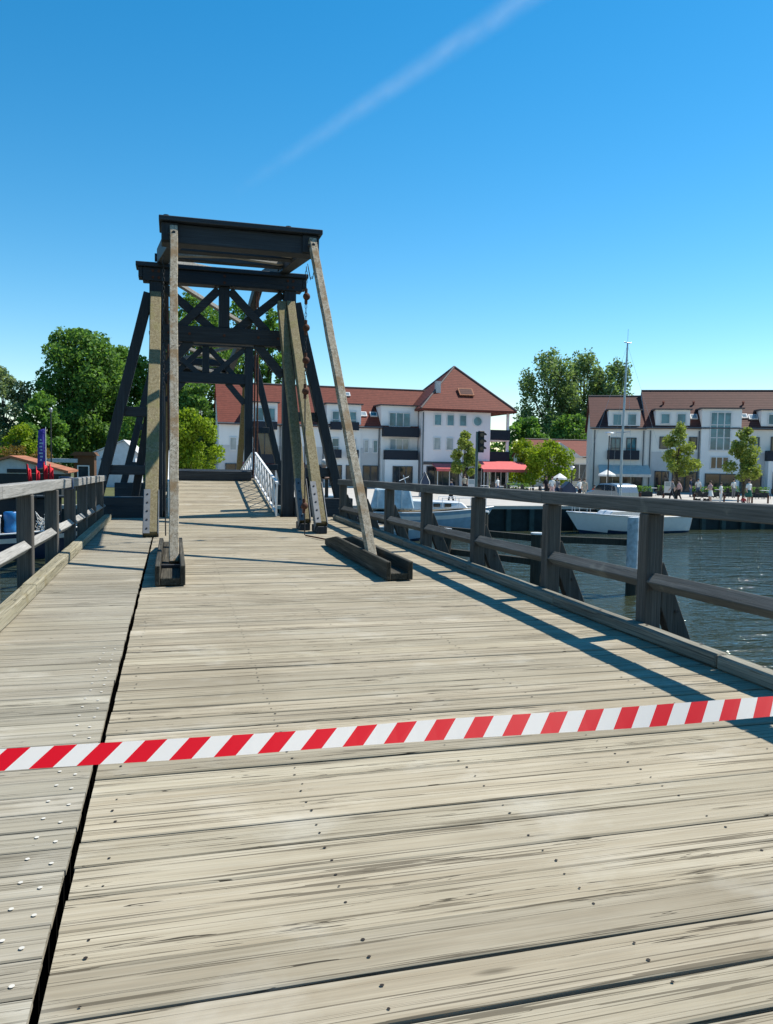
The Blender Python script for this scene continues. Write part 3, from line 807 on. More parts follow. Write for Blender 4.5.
for y in (.5, 5.7):
    m = MB(); m.box(9.2, 9.45, y - .12, y + .12, 0, 7.86); m.build('column', M['render_rose'], t)
window(t, .35, .1, 3.5, 2.2, 'glass_dark', 'frame_dark', -.003, 4, name='shop_window')
window(t, 4.2, .1, 2.8, 2.2, 'glass_dark', 'frame', -.003, 4, name='shop_window')
window(t, 7.4, .1, 1.8, 2.2, 'glass_dark', 'frame', .3, 3, name='shop_window')
awning(t, .9, 3.7, 2.1, 2.6, 1.6, 'awning_red', True); awning(t, 5.3, 10.7, 2.1, 2.9, 3.0, 'awning_red', True)
box_part(t, 'fascia_board', 'fascia', .02, 7.18, -.08, -.004, 2.45, 2.75)
pipe(t, -.1, 7.7)

# --- right hand house, two ridge heights
RB = thing('gabled_house', 'long white house at the right with brown red roof and tall stair window', 'house', (41.88, 73.49, QZ), R(-26.3), local=True)
t = RB
gable_wall(t, 0, 5.25, 6.6, 5, 9.95, 10, 'render_cream'); roof_gable(t, 0, 5.1, 6.6, 5, 9.95, 10, 'tile_brown', .3, .25)
gable_wall(t, 5.26, 27, 6.7, 5, 10.55, 10, 'render_cream'); roof_gable(t, 5.45, 27, 6.7, 5, 10.55, 10, 'tile_brown', .3, .18)
box_part(t, 'plinth_band', 'render_grey', 5.9, 26.9, -.03, -.004, 0, 4.15)
S1, S2 = 3.35 / 5, 3.85 / 5
dormer(t, 1.55, 4.7, 6.5, 8.35, -.12, 2.6, 'render_white')
window(t, 1.95, 6.75, .95, 1.25, y=-.12); window(t, 3.4, 6.75, .95, 1.25, y=-.12)
dormer(t, 6.2, 9.5, 6.6, 8.4, -.12, 2.2, 'render_white')
window(t, 6.65, 6.95, .95, 1.1, y=-.12); window(t, 8.2, 6.95, .95, 1.1, y=-.12)
dormer(t, 10.6, 14.35, .01, 8.5, -.3, 2.2, 'render_white')
window(t, 11.4, 4.35, 2.0, 3.85, y=-.3, cols=3, rows=3); window(t, 11.55, 2.5, 1.75, 1.25, 'glass_dark', 'frame', -.3, 3)
window(t, 11.1, .05, 2.9, 2.0, 'glass_dark', 'frame_dark', -.3, 2, name='shop_window')
dormer(t, 16.2, 19.6, 6.6, 8.4, -.12, 2.2, 'render_white'); window(t, 16.8, 6.95, .95, 1.1, y=-.12); window(t, 18.2, 6.95, .95, 1.1, y=-.12)
dormer(t, 21.5, 24.8, 6.6, 8.4, -.12, 2.2, 'render_white'); window(t, 22.0, 6.95, .95, 1.1, y=-.12); window(t, 23.4, 6.95, .95, 1.1, y=-.12)
for x in (1.85, 3.4):
    window(t, x, 3.4, 1.0, 2.15, 'glass_blue', 'frame_dark', 0, 2, 2, name='french_window')
    m = MB(); m.box(x - .3, x + 1.3, -.4, -.36, 3.3, 4.25); m.box(x - .3, x - .26, -.357, -.02, 3.3, 4.25); m.box(x + 1.26, x + 1.3, -.357, -.02, 3.3, 4.25); m.build('balcony', M['balcony'], t)
window(t, 6.65, 4.45, .85, 1.25, 'glass_dark', 'frame_dark'); window(t, 9.5, 4.45, .8, 1.25, 'glass_dark', 'frame_dark')
window(t, 15.3, 4.5, .85, 1.25, 'glass_blue', 'frame_dark'); window(t, 20.2, 4.5, .85, 1.25, 'glass_blue', 'frame_dark')
window(t, 17.2, 4.3, 1.6, 1.5, 'glass_dark', 'frame_dark', 0, 2); balcony(t, 16.7, 19.5, 3.4, 4.4, -1.2, -.035)
box_part(t, 'porch', 'render_white', 16.75, 19.4, -1.3, -.04, .01, 3.37)
window(t, 17.2, .05, 1.8, 2.3, 'glass_dark', 'frame_dark', -1.3, 2, name='door')
for x, w_ in ((.9, 2.1), (3.2, 1.9), (6.3, 1.4), (8.0, 2.4), (14.6, 1.9), (20.0, 2.6), (23.2, 2.6)):
    window(t, x, .1, w_, 2.1, 'glass_dark', 'frame_dark', -.03 if x > 5 else 0, 2, name='shop_window')
awning(t, .7, 5.7, 1.85, 2.75, 2.2, 'awning_grey')
for x in (.25, 5.1, 5.75, 10.45, 14.55): pipe(t, x, 6.3, -.35 if 10.5 < x < 14.4 else -.1)
skylight(t, 10.05, 7.6, .7, .8, 6.7, S2); skylight(t, 14.9, 7.7, .6, .7, 6.7, S2); skylight(t, 15.7, 7.6, .85, .8, 6.7, S2)
for x in (7.3, 10.3, 13.95 + 1.2):
    m = MB(); m.tube([(x, 2.9, 8.9), (x, 2.9, 9.4)], .09, 7); m.tube([(x, 2.9, 9.4), (x, 2.82, 9.48)], .13, 7); m.build('roof_vent', M['tile'], t)

# --- low red roofed house in the gap
X, Y = spot(578, 96)
t = thing('low_house', 'low house with red roof in the gap between the corner house and the right house', 'house', (X - 5.5, Y, QZ), 0, local=True)
gable_wall(t, 0, 14, 3.7, 3.5, 5.5, 7, 'render_cream'); roof_gable(t, 0, 14, 3.7, 3.5, 5.5, 7, 'tile')
m = MB(); m.prism([(-.5, -.6, 3.5), (2.6, -.6, 5.3), (5.7, -.6, 3.5)], (0, 2.5, 0)); m.build('gable', M['render_grey'], t)
for x in (1, 4.5, 7.4, 10): window(t, x, .6, 2.0, 2.2, 'glass_dark', 'frame', 0, 2)

# --- left bank sheds
X, Y = spot(5, 50)
t = thing('quay_shed', 'low shed with pale corrugated gable and orange roof by the left quay', 'shed', (X - 3.0, Y, QZ), 0, local=True)
m = MB(); m.prism([(0, 0, 1.55), (6.6, 0, 1.55), (6.4, 0, 1.7), (3.3, 0, 2.52), (0, 0, 1.6)], (0, 5, 0)); m.build('gable', M['corrugated'], t)
m = MB(); m.box(0.02, 6.3, .02, 5, 0, 1.548); m.build('wall', M['shed_dark'], t)
for a, b in (((3.3, 2.56), (6.75, 1.62)), ((3.3, 2.56), (-.3, 1.5))):
    m = MB(); m.prism([(a[0], -.3, a[1]), (b[0], -.3, b[1]), (b[0], -.3, b[1] + .14), (a[0], -.3, a[1] + .14)], (0, 5.6, 0)); m.build('roof', M['tile_orange'], t)
m = MB(); m.box(3.1, 5.6, -.06, -.004, 1.6, 1.85); m.build('name_board', M['shed_dark'], t)
X, Y = spot(114, 70)
t = thing('boathouse', 'small white boathouse whose plain gable shows behind the left portal struts', 'boathouse', (X - 1.8, Y, QZ), R(-4), local=True)
m = MB(); m.prism([(0, 0, 0), (3.6, 0, 0), (3.6, 0, 3.15), (2.6, 0, 4.1), (0, 0, 2.95)], (0, 6, 0)); m.build('wall', M['gable_white'], t)
for a, b in (((2.6, 4.13), (-.2, 2.9)), ((2.6, 4.13), (3.85, 2.95))):
    m = MB(); m.prism([(a[0], -.15, a[1]), (b[0], -.15, b[1]), (b[0], -.15, b[1] + .1), (a[0], -.15, a[1] + .1)], (0, 6.3, 0)); m.build('roof', M['render_grey'], t)
m = MB(); m.box(.7, 1.5, -.05, -.004, 2.35, 2.55); m.build('vent', M['frame_dark'], t)
X, Y = spot(83, 62)
t = thing('kiosk', 'small brown kiosk with pale flat canopy left of the white boathouse', 'kiosk', (X - .9, Y, QZ), 0, local=True)
m = MB(); m.box(.2, 1.7, 0, 2, 0, 2.75); m.build('wall', M['brown_wall'], t)
m = MB(); m.box(-1.9, .5, -.4, 1.6, 2.2, 2.5); m.build('canopy', M['corrugated'], t)
m = MB(); m.prism([(-.1, -.3, 2.753), (1.95, -.3, 2.753), (1.7, -.3, 3.05), (.3, -.3, 3.05)], (0, 2.6, 0)); m.build('roof', M['brown_wall'], t)
window(t, .45, 1.0, .9, 1.0, 'glass_dark', 'frame')
m = MB(); m.tube([(-1.8, -.3, 0), (-1.8, -.3, 2.2)], .05, 6); m.tube([(-1.8, 1.4, 0), (-1.8, 1.4, 2.2)], .05, 6); m.build('canopy_post', M['frame'], t)

# ------------------------------------------------------------------ trees
def leaf_cloud(pts, size, seed):
    g_ = np.random.default_rng(seed); n = len(pts)
    nr = g_.normal(size=(n, 3)); nr[:, 2] += .55; nr /= np.linalg.norm(nr, axis=1)[:, None]
    tv = g_.normal(size=(n, 3)); a = np.cross(nr, tv); a /= np.linalg.norm(a, axis=1)[:, None]; b = np.cross(nr, a)
    s = (size * g_.uniform(.55, 1.25, n))[:, None]
    l = s * g_.uniform(.5, .8, (n, 1))
    V = np.stack([pts - a * s, pts - b * l, pts + a * s, pts + b * l + nr * s * .25], 1).reshape(-1, 3)
    return V
def tree(name, label, x, y, z0, h, rad, mat, seed, leaf=.28, n=5000, clear=.22, clumps=34, flat=1.0, cat='tree', group=None, lean=0.0, shape='round', trunk=True, cl=(.2, .38), tuft=.85):
    g_ = np.random.default_rng(seed); random.seed(seed)
    t = thing(name, label, cat, (x, y, z0), 0, group, local=True)
    zb = h * clear; H = h - zb
    cs = []
    for i in range(clumps):
        f = (i + .5) / clumps
        zz = f ** .9
        prof = min(1, zz * 3 + .5) * (1 - zz ** 6) ** .5 if shape == 'full' else math.sin(math.pi * min(1, (zz * .82 + .15))) ** .6 if shape == 'round' else (1.0 - zz) ** .55 * min(1, zz * 5 + .35) if shape == 'cone' else (min(1, zz * 3 + .5) * (1 - zz ** 3) ** .6)
        a = g_.uniform(0, 6.283); rr = rad * prof * math.sqrt(g_.uniform(.05, .85))
        cr = rad * g_.uniform(*cl) * (.6 + .5 * prof)
        cs.append((rr * math.cos(a) + lean * zz * h, rr * math.sin(a) * flat, zb + H * (.06 + zz * .9), cr))
    n = int(n * 1.45); leaf *= .82
    vol = np.array([c[3] ** 2 for c in cs]); per = (vol / vol.sum() * n).astype(int)
    P = []
    for c, k in zip(cs, per):
        d = g_.normal(size=(k, 3)); d /= np.linalg.norm(d, axis=1)[:, None]
        r = c[3] * g_.uniform(.25, 1.08, (k, 1)) ** .6
        tw = np.array([1.0, 1.0, tuft])
        P.append(np.array(c[:3]) + d * r * tw)
    P = np.concatenate(P)
    P = P[P[:, 2] > zb * .6]
    V = leaf_cloud(P, leaf, seed + 1)
    me = bpy.data.meshes.new('crown'); k = len(P)
    me.vertices.add(4 * k); me.vertices.foreach_set('co', V.ravel()); me.loops.add(4 * k); me.polygons.add(k)
    me.loops.foreach_set('vertex_index', np.arange(4 * k)); me.polygons.foreach_set('loop_start', np.arange(0, 4 * k, 4))
    me.update(calc_edges=True); me.materials.append(mat)
    o = bpy.data.objects.new('crown', me); COL.objects.link(o); o.parent = t
    if trunk:
        m = MB(); tr_ = max(.07, h * .017)
        top = Vector((lean * h * .8, 0, h * .8))
        m.tube([(0, 0, -.2), (lean * h * .1, 0, zb * .7), top * .6, top], [tr_ * 1.25, tr_, tr_ * .6, tr_ * .15], 8)
        for c in cs[::3]:
            b0 = Vector((lean * c[2] * .5, 0, max(zb * .7, c[2] * .55)))
            m.tube([b0, b0.lerp(Vector(c[:3]), .5) + Vector((0, 0, -.15)), c[:3]], [tr_ * .4, tr_ * .25, tr_ * .08], 5)
        m.build('trunk', M['bark'], t)
    return t
def px_tree(name, label, u, D, vtop, wpx, mat, seed, **k):
    X, Y = spot(u, D); h = hgt(u, vtop, D) - QZ
    return tree(name, label, X, Y, QZ, h, wpx * D / FOC / 2, M[mat], seed, **k)
GL = 'trees on the left bank'
px_tree('willow_tree', 'pale grey green willow at the far left edge', 4, 82, 366, 56, 'leaf_willow', 11, leaf=.22, n=6000, clear=.08, group=GL)
px_tree('broadleaf_tree', 'tallest dark green tree left of the lifting portal', 80, 86, 329, 84, 'leaf_dark', 12, leaf=.26, n=20000, clear=.06, clumps=120, group=GL, shape='full')
px_tree('broadleaf_tree', 'dark green tree half hidden by the left portal struts', 124, 92, 346, 62, 'leaf_mid', 13, leaf=.26, n=12000, clear=.06, clumps=80, group=GL, shape='full')
px_tree('broadleaf_tree', 'light green bushy tree between the willow and the tall dark tree', 42, 78, 390, 46, 'leaf_mid', 14, leaf=.24, n=5000, clear=.05, group=GL)
px_tree('bush', 'small light green bush behind the violet banner', 22, 70, 424, 40, 'leaf_bright', 15, leaf=.18, n=2500, clear=.03, cat='bush', group=GL, trunk=False)
px_tree('bush', 'rusty leaved hedge bush just above the orange shed roof', 24, 62, 447, 60, 'leaf_rusty', 16, leaf=.14, n=2600, clear=.03, cat='bush', trunk=False, clumps=20)
px_tree('broadleaf_tree', 'dark tree seen through the left bay of the nearer portal', 196, 96, 292, 80, 'leaf_dark', 17, leaf=.27, n=11000, clear=.08, clumps=80, shape='full', group=GL)
px_tree('broadleaf_tree', 'green tree seen through the middle of the nearer portal', 234, 100, 296, 58, 'leaf_mid', 18, leaf=.27, n=7500, clear=.1, clumps=60, shape='full', group=GL)
px_tree('broadleaf_tree', 'loose green tree seen through the right bay of the nearer portal', 268, 104, 304, 46, 'leaf_mid', 19, leaf=.27, n=5200, clear=.1, clumps=44, shape='tall', group=GL)
px_tree('broadleaf_tree', 'darkest low tree behind the pale pole and bright bush', 200, 84, 385, 62, 'leaf_dark', 20, leaf=.24, n=6000, clear=.04, group=GL)
px_tree('broadleaf_tree', 'low dark tree behind the white boathouse', 150, 82, 400, 66, 'leaf_mid', 26, leaf=.24, n=5000, clear=.03, group=GL)
px_tree('bush', 'bright yellow green bush at the end of the bridge by the pale pole', 190, 62, 410, 66, 'leaf_bright', 21, leaf=.17, n=6000, clear=.05, clumps=40, cat='bush')
GP = 'poplars behind the houses'
px_tree('poplar_tree', 'tall poplar behind the houses, leftmost beside the gap of sky', 548, 128, 354, 62, 'leaf_poplar', 31, leaf=.30, n=8000, clear=.16, clumps=80, cl=(.16, .28), tuft=1.7, lean=-.02, shape='full', group=GP)
px_tree('poplar_tree', 'tall poplar behind the houses in the middle of its row', 579, 132, 354, 68, 'leaf_poplar', 32, leaf=.30, n=8000, clear=.16, clumps=80, cl=(.16, .28), tuft=1.7, lean=.02, shape='full', group=GP)
px_tree('poplar_tree', 'shorter poplar behind the ship mast and the right house roof', 607, 130, 362, 54, 'leaf_poplar', 33, leaf=.30, n=7000, clear=.12, clumps=70, cl=(.16, .28), tuft=1.7, lean=.03, shape='full', group=GP)
px_tree('broadleaf_tree', 'low dark tree at the foot of the poplars', 572, 118, 416, 66, 'leaf_dark', 34, leaf=.3, n=6000, clear=.04)
px_tree('broadleaf_tree', 'light green low tree right of the corner house balconies', 524, 112, 418, 48, 'leaf_mid', 35, leaf=.3, n=4000, clear=.04)
px_tree('quay_tree', 'young round tree in front of the pyramid roofed house', 463, 70, 431, 34, 'leaf_young', 41, leaf=.13, n=3600, clear=.26, clumps=30, shape='cone')
px_tree('quay_tree', 'yellow green bushy tree beside the right end of the red awning', 523, 84, 440, 42, 'leaf_bright', 42, leaf=.17, n=3600, clear=.08, clumps=30)
px_tree('quay_tree', 'brighter round tree left of the low red roofed house', 548, 78, 443, 50, 'leaf_bright', 43, leaf=.16, n=4800, clear=.12, clumps=34)
px_tree('quay_tree', 'young lime tree in front of the second dormer of the right house', 676, 66, 422, 42, 'leaf_young', 44, leaf=.13, n=3600, clear=.28, clumps=30, shape='cone')
px_tree('quay_tree', 'young lime tree beside the tall stair window of the right house', 743, 66, 427, 42, 'leaf_young', 45, leaf=.13, n=3800, clear=.26, clumps=30, shape='cone')
# far wood that reads as one mass
pts = []
for i in range(46):
    u = -120 + i * 23; X, Y = spot(u, 178); hh = rng.uniform(6.5, 9.5)
    d = rng.normal(size=(420, 3)); d /= np.linalg.norm(d, axis=1)[:, None]
    pts.append(np.array([X, Y, QZ + hh * .5]) + d * np.array([3.8, 3.0, hh * .5]) * rng.uniform(.5, 1.05, (420, 1)))
P = np.concatenate(pts); V = leaf_cloud(P, .6, 77); k = len(P)
me = bpy.data.meshes.new('far_woodland'); me.vertices.add(4 * k); me.vertices.foreach_set('co', V.ravel()); me.loops.add(4 * k); me.polygons.add(k)
me.loops.foreach_set('vertex_index', np.arange(4 * k)); me.polygons.foreach_set('loop_start', np.arange(0, 4 * k, 4)); me.update(calc_edges=True); me.materials.append(M['leaf_dark'])
o = bpy.data.objects.new('far_woodland', me); COL.objects.link(o); tag(o, kind='stuff')
random.seed(99)
# ------------------------------------------------------------------ boats (local: bow toward +x, z = 0 on the water)
def hull(par, L, B, fb, draft, mat, stripe=None, rake=.9, stern=.82, name='hull', sheer=.3, boot=None):
    n, k = 26, 9
    vs, fs, mt = [], [], []
    for i in range(n + 1):
        s = i / n
        wdt = B / 2 * (stern + (1 - stern) * math.sin(min(1, s / .5) * math.pi / 2)) * (1 - max(0, (s - .45) / .55) ** 2.3)
        top = fb * (1 + sheer * max(0, s - .3) ** 1.5 * 1.6)
        for j in range(k):
            f = j / (k - 1)
            z = -draft * (1 - max(0, s - .6) * 1.6) + (top + draft * (1 - max(0, s - .6) * 1.6)) * f
            ww = wdt * (f ** .42)
            x = -L / 2 + L * s - rake * (1 - f) * max(0, (s - .6) / .4) * 1.0
            vs.append((x, ww, z))
    m0 = len(vs)
    vs += [(x, -y, z) for x, y, z in vs]
    for i in range(n):
        for j in range(k - 1):
            a = i * k + j
            mi = 0
            zmid = (vs[a][2] + vs[a + 1][2]) / 2
            if stripe and j == k - 3: mi = 1
            if boot and zmid < .12: mi = 2
            fs += [(a, a + k, a + k + 1, a + 1), (m0 + a, m0 + a + 1, m0 + a + k + 1, m0 + a + k)]; mt += [mi, mi]
    fs.append(tuple(range(0, k)) + tuple(range(m0 + k - 1, m0 - 1, -1))); mt.append(0)
    m = MB(); m.add(vs, fs, 0, True); m.m = mt; m.s[-1] = False
    h_ = m.build(name, [mat, stripe or mat, boot or mat], par)
    d = MB(); dv, df = [], []
    for i in range(n + 1):
        a = i * k + k - 1
        x, y, z = vs[a]; dv += [(x, y * .985, z - .04), (x, -y * .985, z - .04)]
    for i in range(n): df.append((2 * i, 2 * i + 1, 2 * i + 3, 2 * i + 2))
    d.add(dv, df); d.build('deck', M['teak'], par)
    g_ = MB()
    for sgn in (1, -1):
        g_.tube([(vs[i * k + k - 1][0], sgn * vs[i * k + k - 1][1], vs[i * k + k - 1][2]) for i in range(n + 1)], .04, 6)
    g_.build('gunwale', M['gel_white'], par)
    return h_
def pulpit(par, xs, half, z0, zt, mat='white_paint', r=.018):
    m = MB()
    for sgn in (1, -1):
        m.tube([(x, sgn * hw, zt) for x, hw in zip(xs, half)], r, 6)
        for x, hw in zip(xs, half): m.tube([(x, sgn * hw, z0), (x, sgn * hw, zt)], r, 6)
    m.tube([(xs[-1], half[-1], zt), (xs[-1] + .25, 0, zt + .03), (xs[-1], -half[-1], zt)], r, 6)
    m.build('guard_rail', M[mat], par)

# sailing boat moored along the quay, bow to the left
X, Y = spot(624, 51)
t = thing('sailing_boat', 'white sailing yacht with a tall bare mast moored at the far quay', 'sailing boat', (X, Y - .4, WZ), R(180 + 2), local=True)
hull(t, 8.8, 2.6, 1.05, .45, M['gel_white'], rake=1.1, stern=.6, boot=M['navy'])
m = MB(); m.prism([(-1.2, -.85, 1.0), (2.0, -.6, 1.12), (1.7, -.5, 1.42), (-1.0, -.75, 1.45)], (0, 1.5, 0)); c = m.build('cabin', M['gel_white'], t, .05)
m = MB(); m.box(-.7, .2, -.8, -.76, 1.18, 1.32); m.box(.5, 1.2, -.72, -.68, 1.2, 1.33); m.build('cabin_window', M['glass_dark'], c)
m = MB(); m.tube([(.55, 0, 1.0), (.55, 0, 6.0), (.42, 0, 12.0)], [.085, .08, .05], 10); ms = m.build('mast', M['alu'], t)
m = MB(); m.tube([(.5, -.75, 6.4), (.5, .75, 6.4)], .03, 6); m.tube([(.15, 0, 12.03), (.65, 0, 12.06)], .035, 6); m.tube([(.42, 0, 12.0), (.41, 0, 12.9)], .012, 5); m.build('spreader', M['alu'], ms)
m = MB()
for a, b in (((.42, 0, 11.9), (4.1, 0, 1.35)), ((.42, 0, 11.9), (-4.0, 0, 1.1)), ((.42, 0, 11.8), (.5, .75, 6.4)), ((.42, 0, 11.8), (.5, -.75, 6.4)), ((.5, .75, 6.4), (.5, 1.2, 1.1)), ((.5, -.75, 6.4), (.5, -1.2, 1.1))):
    m.tube([a, b], .006, 5)
m.build('rigging', M['alu'], t)
m = MB(); m.tube([(.4, 0, 1.95), (-2.9, 0, 1.85)], .06, 8); b_ = m.build('boom', M['alu'], t)
m = MB(); m.tube([(.2, 0, 2.08), (-1.2, 0, 2.1), (-2.8, 0, 1.98)], [.10, .15, .08], 8); m.build('furled_sail', M['canvas'], b_)
pulpit(t, (2.2, 3.2, 3.9), (.8, .45, .15), 1.2, 1.85); pulpit(t, (-2.0, -3.0, -4.0), (1.1, 1.0, .8), 1.05, 1.7)
m = MB(); m.tube([(-4.15, .4, .9), (-4.7, .35, 1.5)], .03, 6); m.tube([(-4.15, -.4, .9), (-4.7, -.35, 1.5)], .03, 6); m.build('stern_davit', M['white_paint'], t)

# motor cruiser, bow to the right
X, Y = spot(434, 47.3)
t = thing('motor_cruiser', 'white and pale blue motor cruiser with a canvas aft cover, bow to the right', 'motor boat', (X - .3, Y - .2, WZ), R(-13), local=True)
hull(t, 7.6, 2.6, 1.32, .4, M['gel_blue'], M['gel_white'], 1.1, .85, boot=M['navy'])
m = MB(); m.prism([(-1.2, -1.0, 1.45), (2.2, -.7, 1.6), (1.8, -.6, 1.95), (-1.2, -.95, 2.05)], (0, 1.8, 0)); c = m.build('cabin', M['gel_white'], t, .05)
for x in (-.4, .3, .95):
    m = MB(); m.box(x - .2, x + .2, -1.02 + .06 * (x + 1), -.95 + .06 * (x + 1), 1.68, 1.88); m.build('cabin_window', M['glass_dark'], c)
m = MB(); m.prism([(-3.6, -1.15, 1.5), (-1.0, -1.1, 1.5), (-1.3, -.95, 2.75), (-3.3, -1.0, 2.7)], (0, 2.1, 0)); cv = m.build('canvas_cover', M['tarp'], t, .08)
m = MB()
for x in (-3.2, -2.5, -1.8): m.box(x, x + .05, -1.16, -1.0, 1.6, 2.6)
m.build('cover_frame', M['white_paint'], cv)
pulpit(t, (.6, 1.6, 2.5, 3.3), (1.0, .85, .6, .3), 1.65, 2.2)
m = MB(); m.tube([(-1.4, 0, 2.7), (-1.65, .1, 3.5)], .025, 6); m.tube([(-1.9, -.2, 3.15), (-1.3, .3, 3.4)], .018, 6); m.build('aerial_mast', M['alu'], t)
# open boat beside it
X, Y = spot(384, 43)
t = thing('open_motorboat', 'low blue hulled open boat lying on the near side of the motor cruiser', 'motor boat', (X, Y, WZ), R(-12), local=True)
hull(t, 5.2, 2.0, .75, .3, M['gel_blue'], M['gel_white'], .7, .85, boot=M['navy'])
m = MB(); m.prism([(.3, -.7, .75), (1.3, -.5, .85), (.9, -.45, 1.3), (.35, -.65, 1.35)], (0, 1.25, 0)); m.build('windscreen', M['glass_blue'], t)
m = MB(); m.box(-2.75, -2.45, -.2, .2, .3, 1.15); m.build('outboard', M['gel_white'], t, .06)
m = MB(); m.box(-1.2, -.5, -.75, .75, .5, .9); m.build('seat', M['gel_white'], t, .05)
X, Y = spot(345, 49)
t = thing('cabin_boat', 'small white cabin boat seen between the leaning pole and the left railing posts', 'motor boat', (X - 1, Y - .7, WZ), R(-14), local=True)
hull(t, 6.4, 2.3, 1.1, .4, M['gel_white'], M['navy'], .9, .85)
m = MB(); m.prism([(-1.8, -.85, 1.05), (1.2, -.7, 1.15), (.7, -.65, 2.2), (-1.8, -.8, 2.25)], (0, 1.6, 0)); c = m.build('cabin', M['gel_white'], t, .05)
m = MB(); m.box(-1.4, -.6, -.9, -.78, 1.5, 2.0); m.box(-.4, .4, -.86, -.7, 1.5, 2.0); m.build('cabin_window', M['glass_blue'], c)
# fishing boat on the left
X, Y = spot(12, 33)
t = thing('fishing_boat', 'navy blue fishing boat with marker flags and gear behind the left railing', 'fishing boat', (X - .4, Y, WZ), R(8), local=True)
hull(t, 7.4, 2.8, 1.05, .5, M['navy'], M['gel_white'], .8, .8)
m = MB(); m.box(-2.6, 2.3, .15, 1.05, 1.0, 2.5); c = m.build('wheelhouse', M['shed_dark'], t, .05)
m = MB(); m.box(-2.4, -1.0, .09, .14, 1.75, 2.25); m.build('cabin_window', M['glass_dark'], c)
m = MB(); m.box(-2.8, 2.45, .0, 1.2, 2.503, 2.57); m.build('wheelhouse_roof', M['shed_dark'], c)
def at_boat(dx, dy, dz): return (X - .4 + dx * math.cos(R(8)) - dy * math.sin(R(8)), Y + dx * math.sin(R(8)) + dy * math.cos(R(8)), WZ + dz)
for i, (u, lab) in enumerate(((10, 'blue plastic drum standing on the fishing boat deck'),)):
    p = at_boat(.35, -.4, 1.0)
    b = thing('plastic_drum', lab, 'drum', p, 0)
    m = MB(); m.tube([(p[0], p[1], p[2] + z) for z in (0, .06, .3, .34, .6, .64, .9, .95)], [.27, .3, .3, .28, .28, .3, .3, .26], 16); m.build('drum_body', M['blue_plastic'], b)
    m = MB(); m.tube([(p[0] + .1, p[1], p[2] + .95), (p[0] + .1, p[1], p[2] + 1.0)], .05, 8); m.build('cap', M['black'], b)
p = at_boat(-.35, -.5, 1.0)
b = thing('fish_crate', 'white fish crate beside the blue drum on the fishing boat', 'crate', p, R(8))
m = MB(); m.box(p[0] - .3, p[0] + .3, p[1] - .22, p[1] + .22, p[2], p[2] + .75); m.build('crate_body', M['gel_white'], b, .03)
m = MB(); m.box(p[0] - .33, p[0] + .33, p[1] - .25, p[1] + .25, p[2] + .753, p[2] + .8); m.build('lid', M['canvas'], b)
flagspec = [(1.12, .2, 3.6, -.10, 'red marker flag leaning furthest left on the fishing boat'), (1.30, .05, 3.5, -.02, 'red marker flag second from the left in the bundle'), (1.58, .2, 3.7, .0, 'red marker flag in the right half of the bundle'), (1.72, .1, 3.6, .05, 'red marker flag leaning right above the net')]
for dx, dy, hh, ln, lab in flagspec:
    p = Vector(at_boat(dx, dy, .95)); q = p + Vector((ln * 2, 0, hh - .6))
    f = thing('marker_flag', lab, 'flag', p, 0, 'red marker flags on the fishing boat')
    m = MB(); m.tube([p, q], .018, 6); m.build('stick', M['black'], f)
    m = MB()
    a, c, d_, e = q, q - (q - p).normalized() * .7, None, None
    n = 6; vs = []
    for k in range(n + 1):
        s_ = k / n
        off = Vector((-.04 * math.sin(s_ * 7 + dx * 3) + .16 * s_, .06 * math.sin(s_ * 8 + dx), -.28 * s_))
        vs += [a + off * .9, c + off]
    fs = [(2 * k, 2 * k + 1, 2 * k + 3, 2 * k + 2) for k in range(n)]
    m.add(vs, fs, 0, True)
    o = m.build('cloth', M['red_cloth'], f); so_ = o.modifiers.new('Solidify', 'SOLIDIFY'); so_.thickness = .01
p = Vector(at_boat(1.75, -.6, 1.0))
m = MB()
random.seed(5)
for k in range(46):
    a = p + Vector((random.uniform(-.5, .5), random.uniform(-.3, .3), random.uniform(0, .2))); b = p + Vector((random.uniform(-.5, .5), random.uniform(-.3, .3), random.uniform(.3, 1.0)))
    c = (a + b) / 2 + Vector((random.uniform(-.15, .15), 0, random.uniform(0, .15)))
    m.tube([a, c, b], .016, 5)
tag(m.build('fishing_net', M['canvas']), 'heap of pale fishing net and cord below the red flags', 'net')

# ------------------------------------------------------------------ piles in the harbour
def pile(u, D, zt, r, white, lab):
    x, y = spot(u, D)
    t = thing('mooring_pile', lab, 'pile', (x, y, WZ - .5), 0, 'piles standing in the harbour')
    m = MB()
    if white:
        m.tube([(x, y, WZ - 1.5), (x, y, WZ + .75)], r, 14); m.build('foot', M['pile'], t)
        m = MB(); m.tube([(x, y, WZ + .752), (x, y, zt)], r * 1.02, 14); m.build('painted_head', M['pile_white'], t)
    else:
        m.tube([(x, y, WZ - 1.5), (x, y, zt)], r, 14); m.build('shaft', M['pile'], t)
        m = MB(); m.tube([(x, y, zt + .002), (x, y, zt + .06)], r * 1.1, 14); m.build('cap', M['gel_white'], t)
pile(634.5, 26.2, -.25, .19, True, 'flaking pale blue pile behind the second nearest railing post')
pile(538, 27, -.95, .2, False, 'dark pile with a white cap left of the third nearest railing post')
pile(447, 30, -1.1, .2, False, 'dark pile just left of the fourth nearest railing post')
pile(483, 33, -.6, .24, False, 'thick dark pile behind the fourth railing post by the cruiser bow')
pile(404, 32, -1.1, .2, False, 'dark pile in front of the low blue boat')
wl_ = thing('fender_walers', 'long horizontal timbers between the harbour piles beyond the railing', 'fender beams', (*spot(538, 27), WZ))
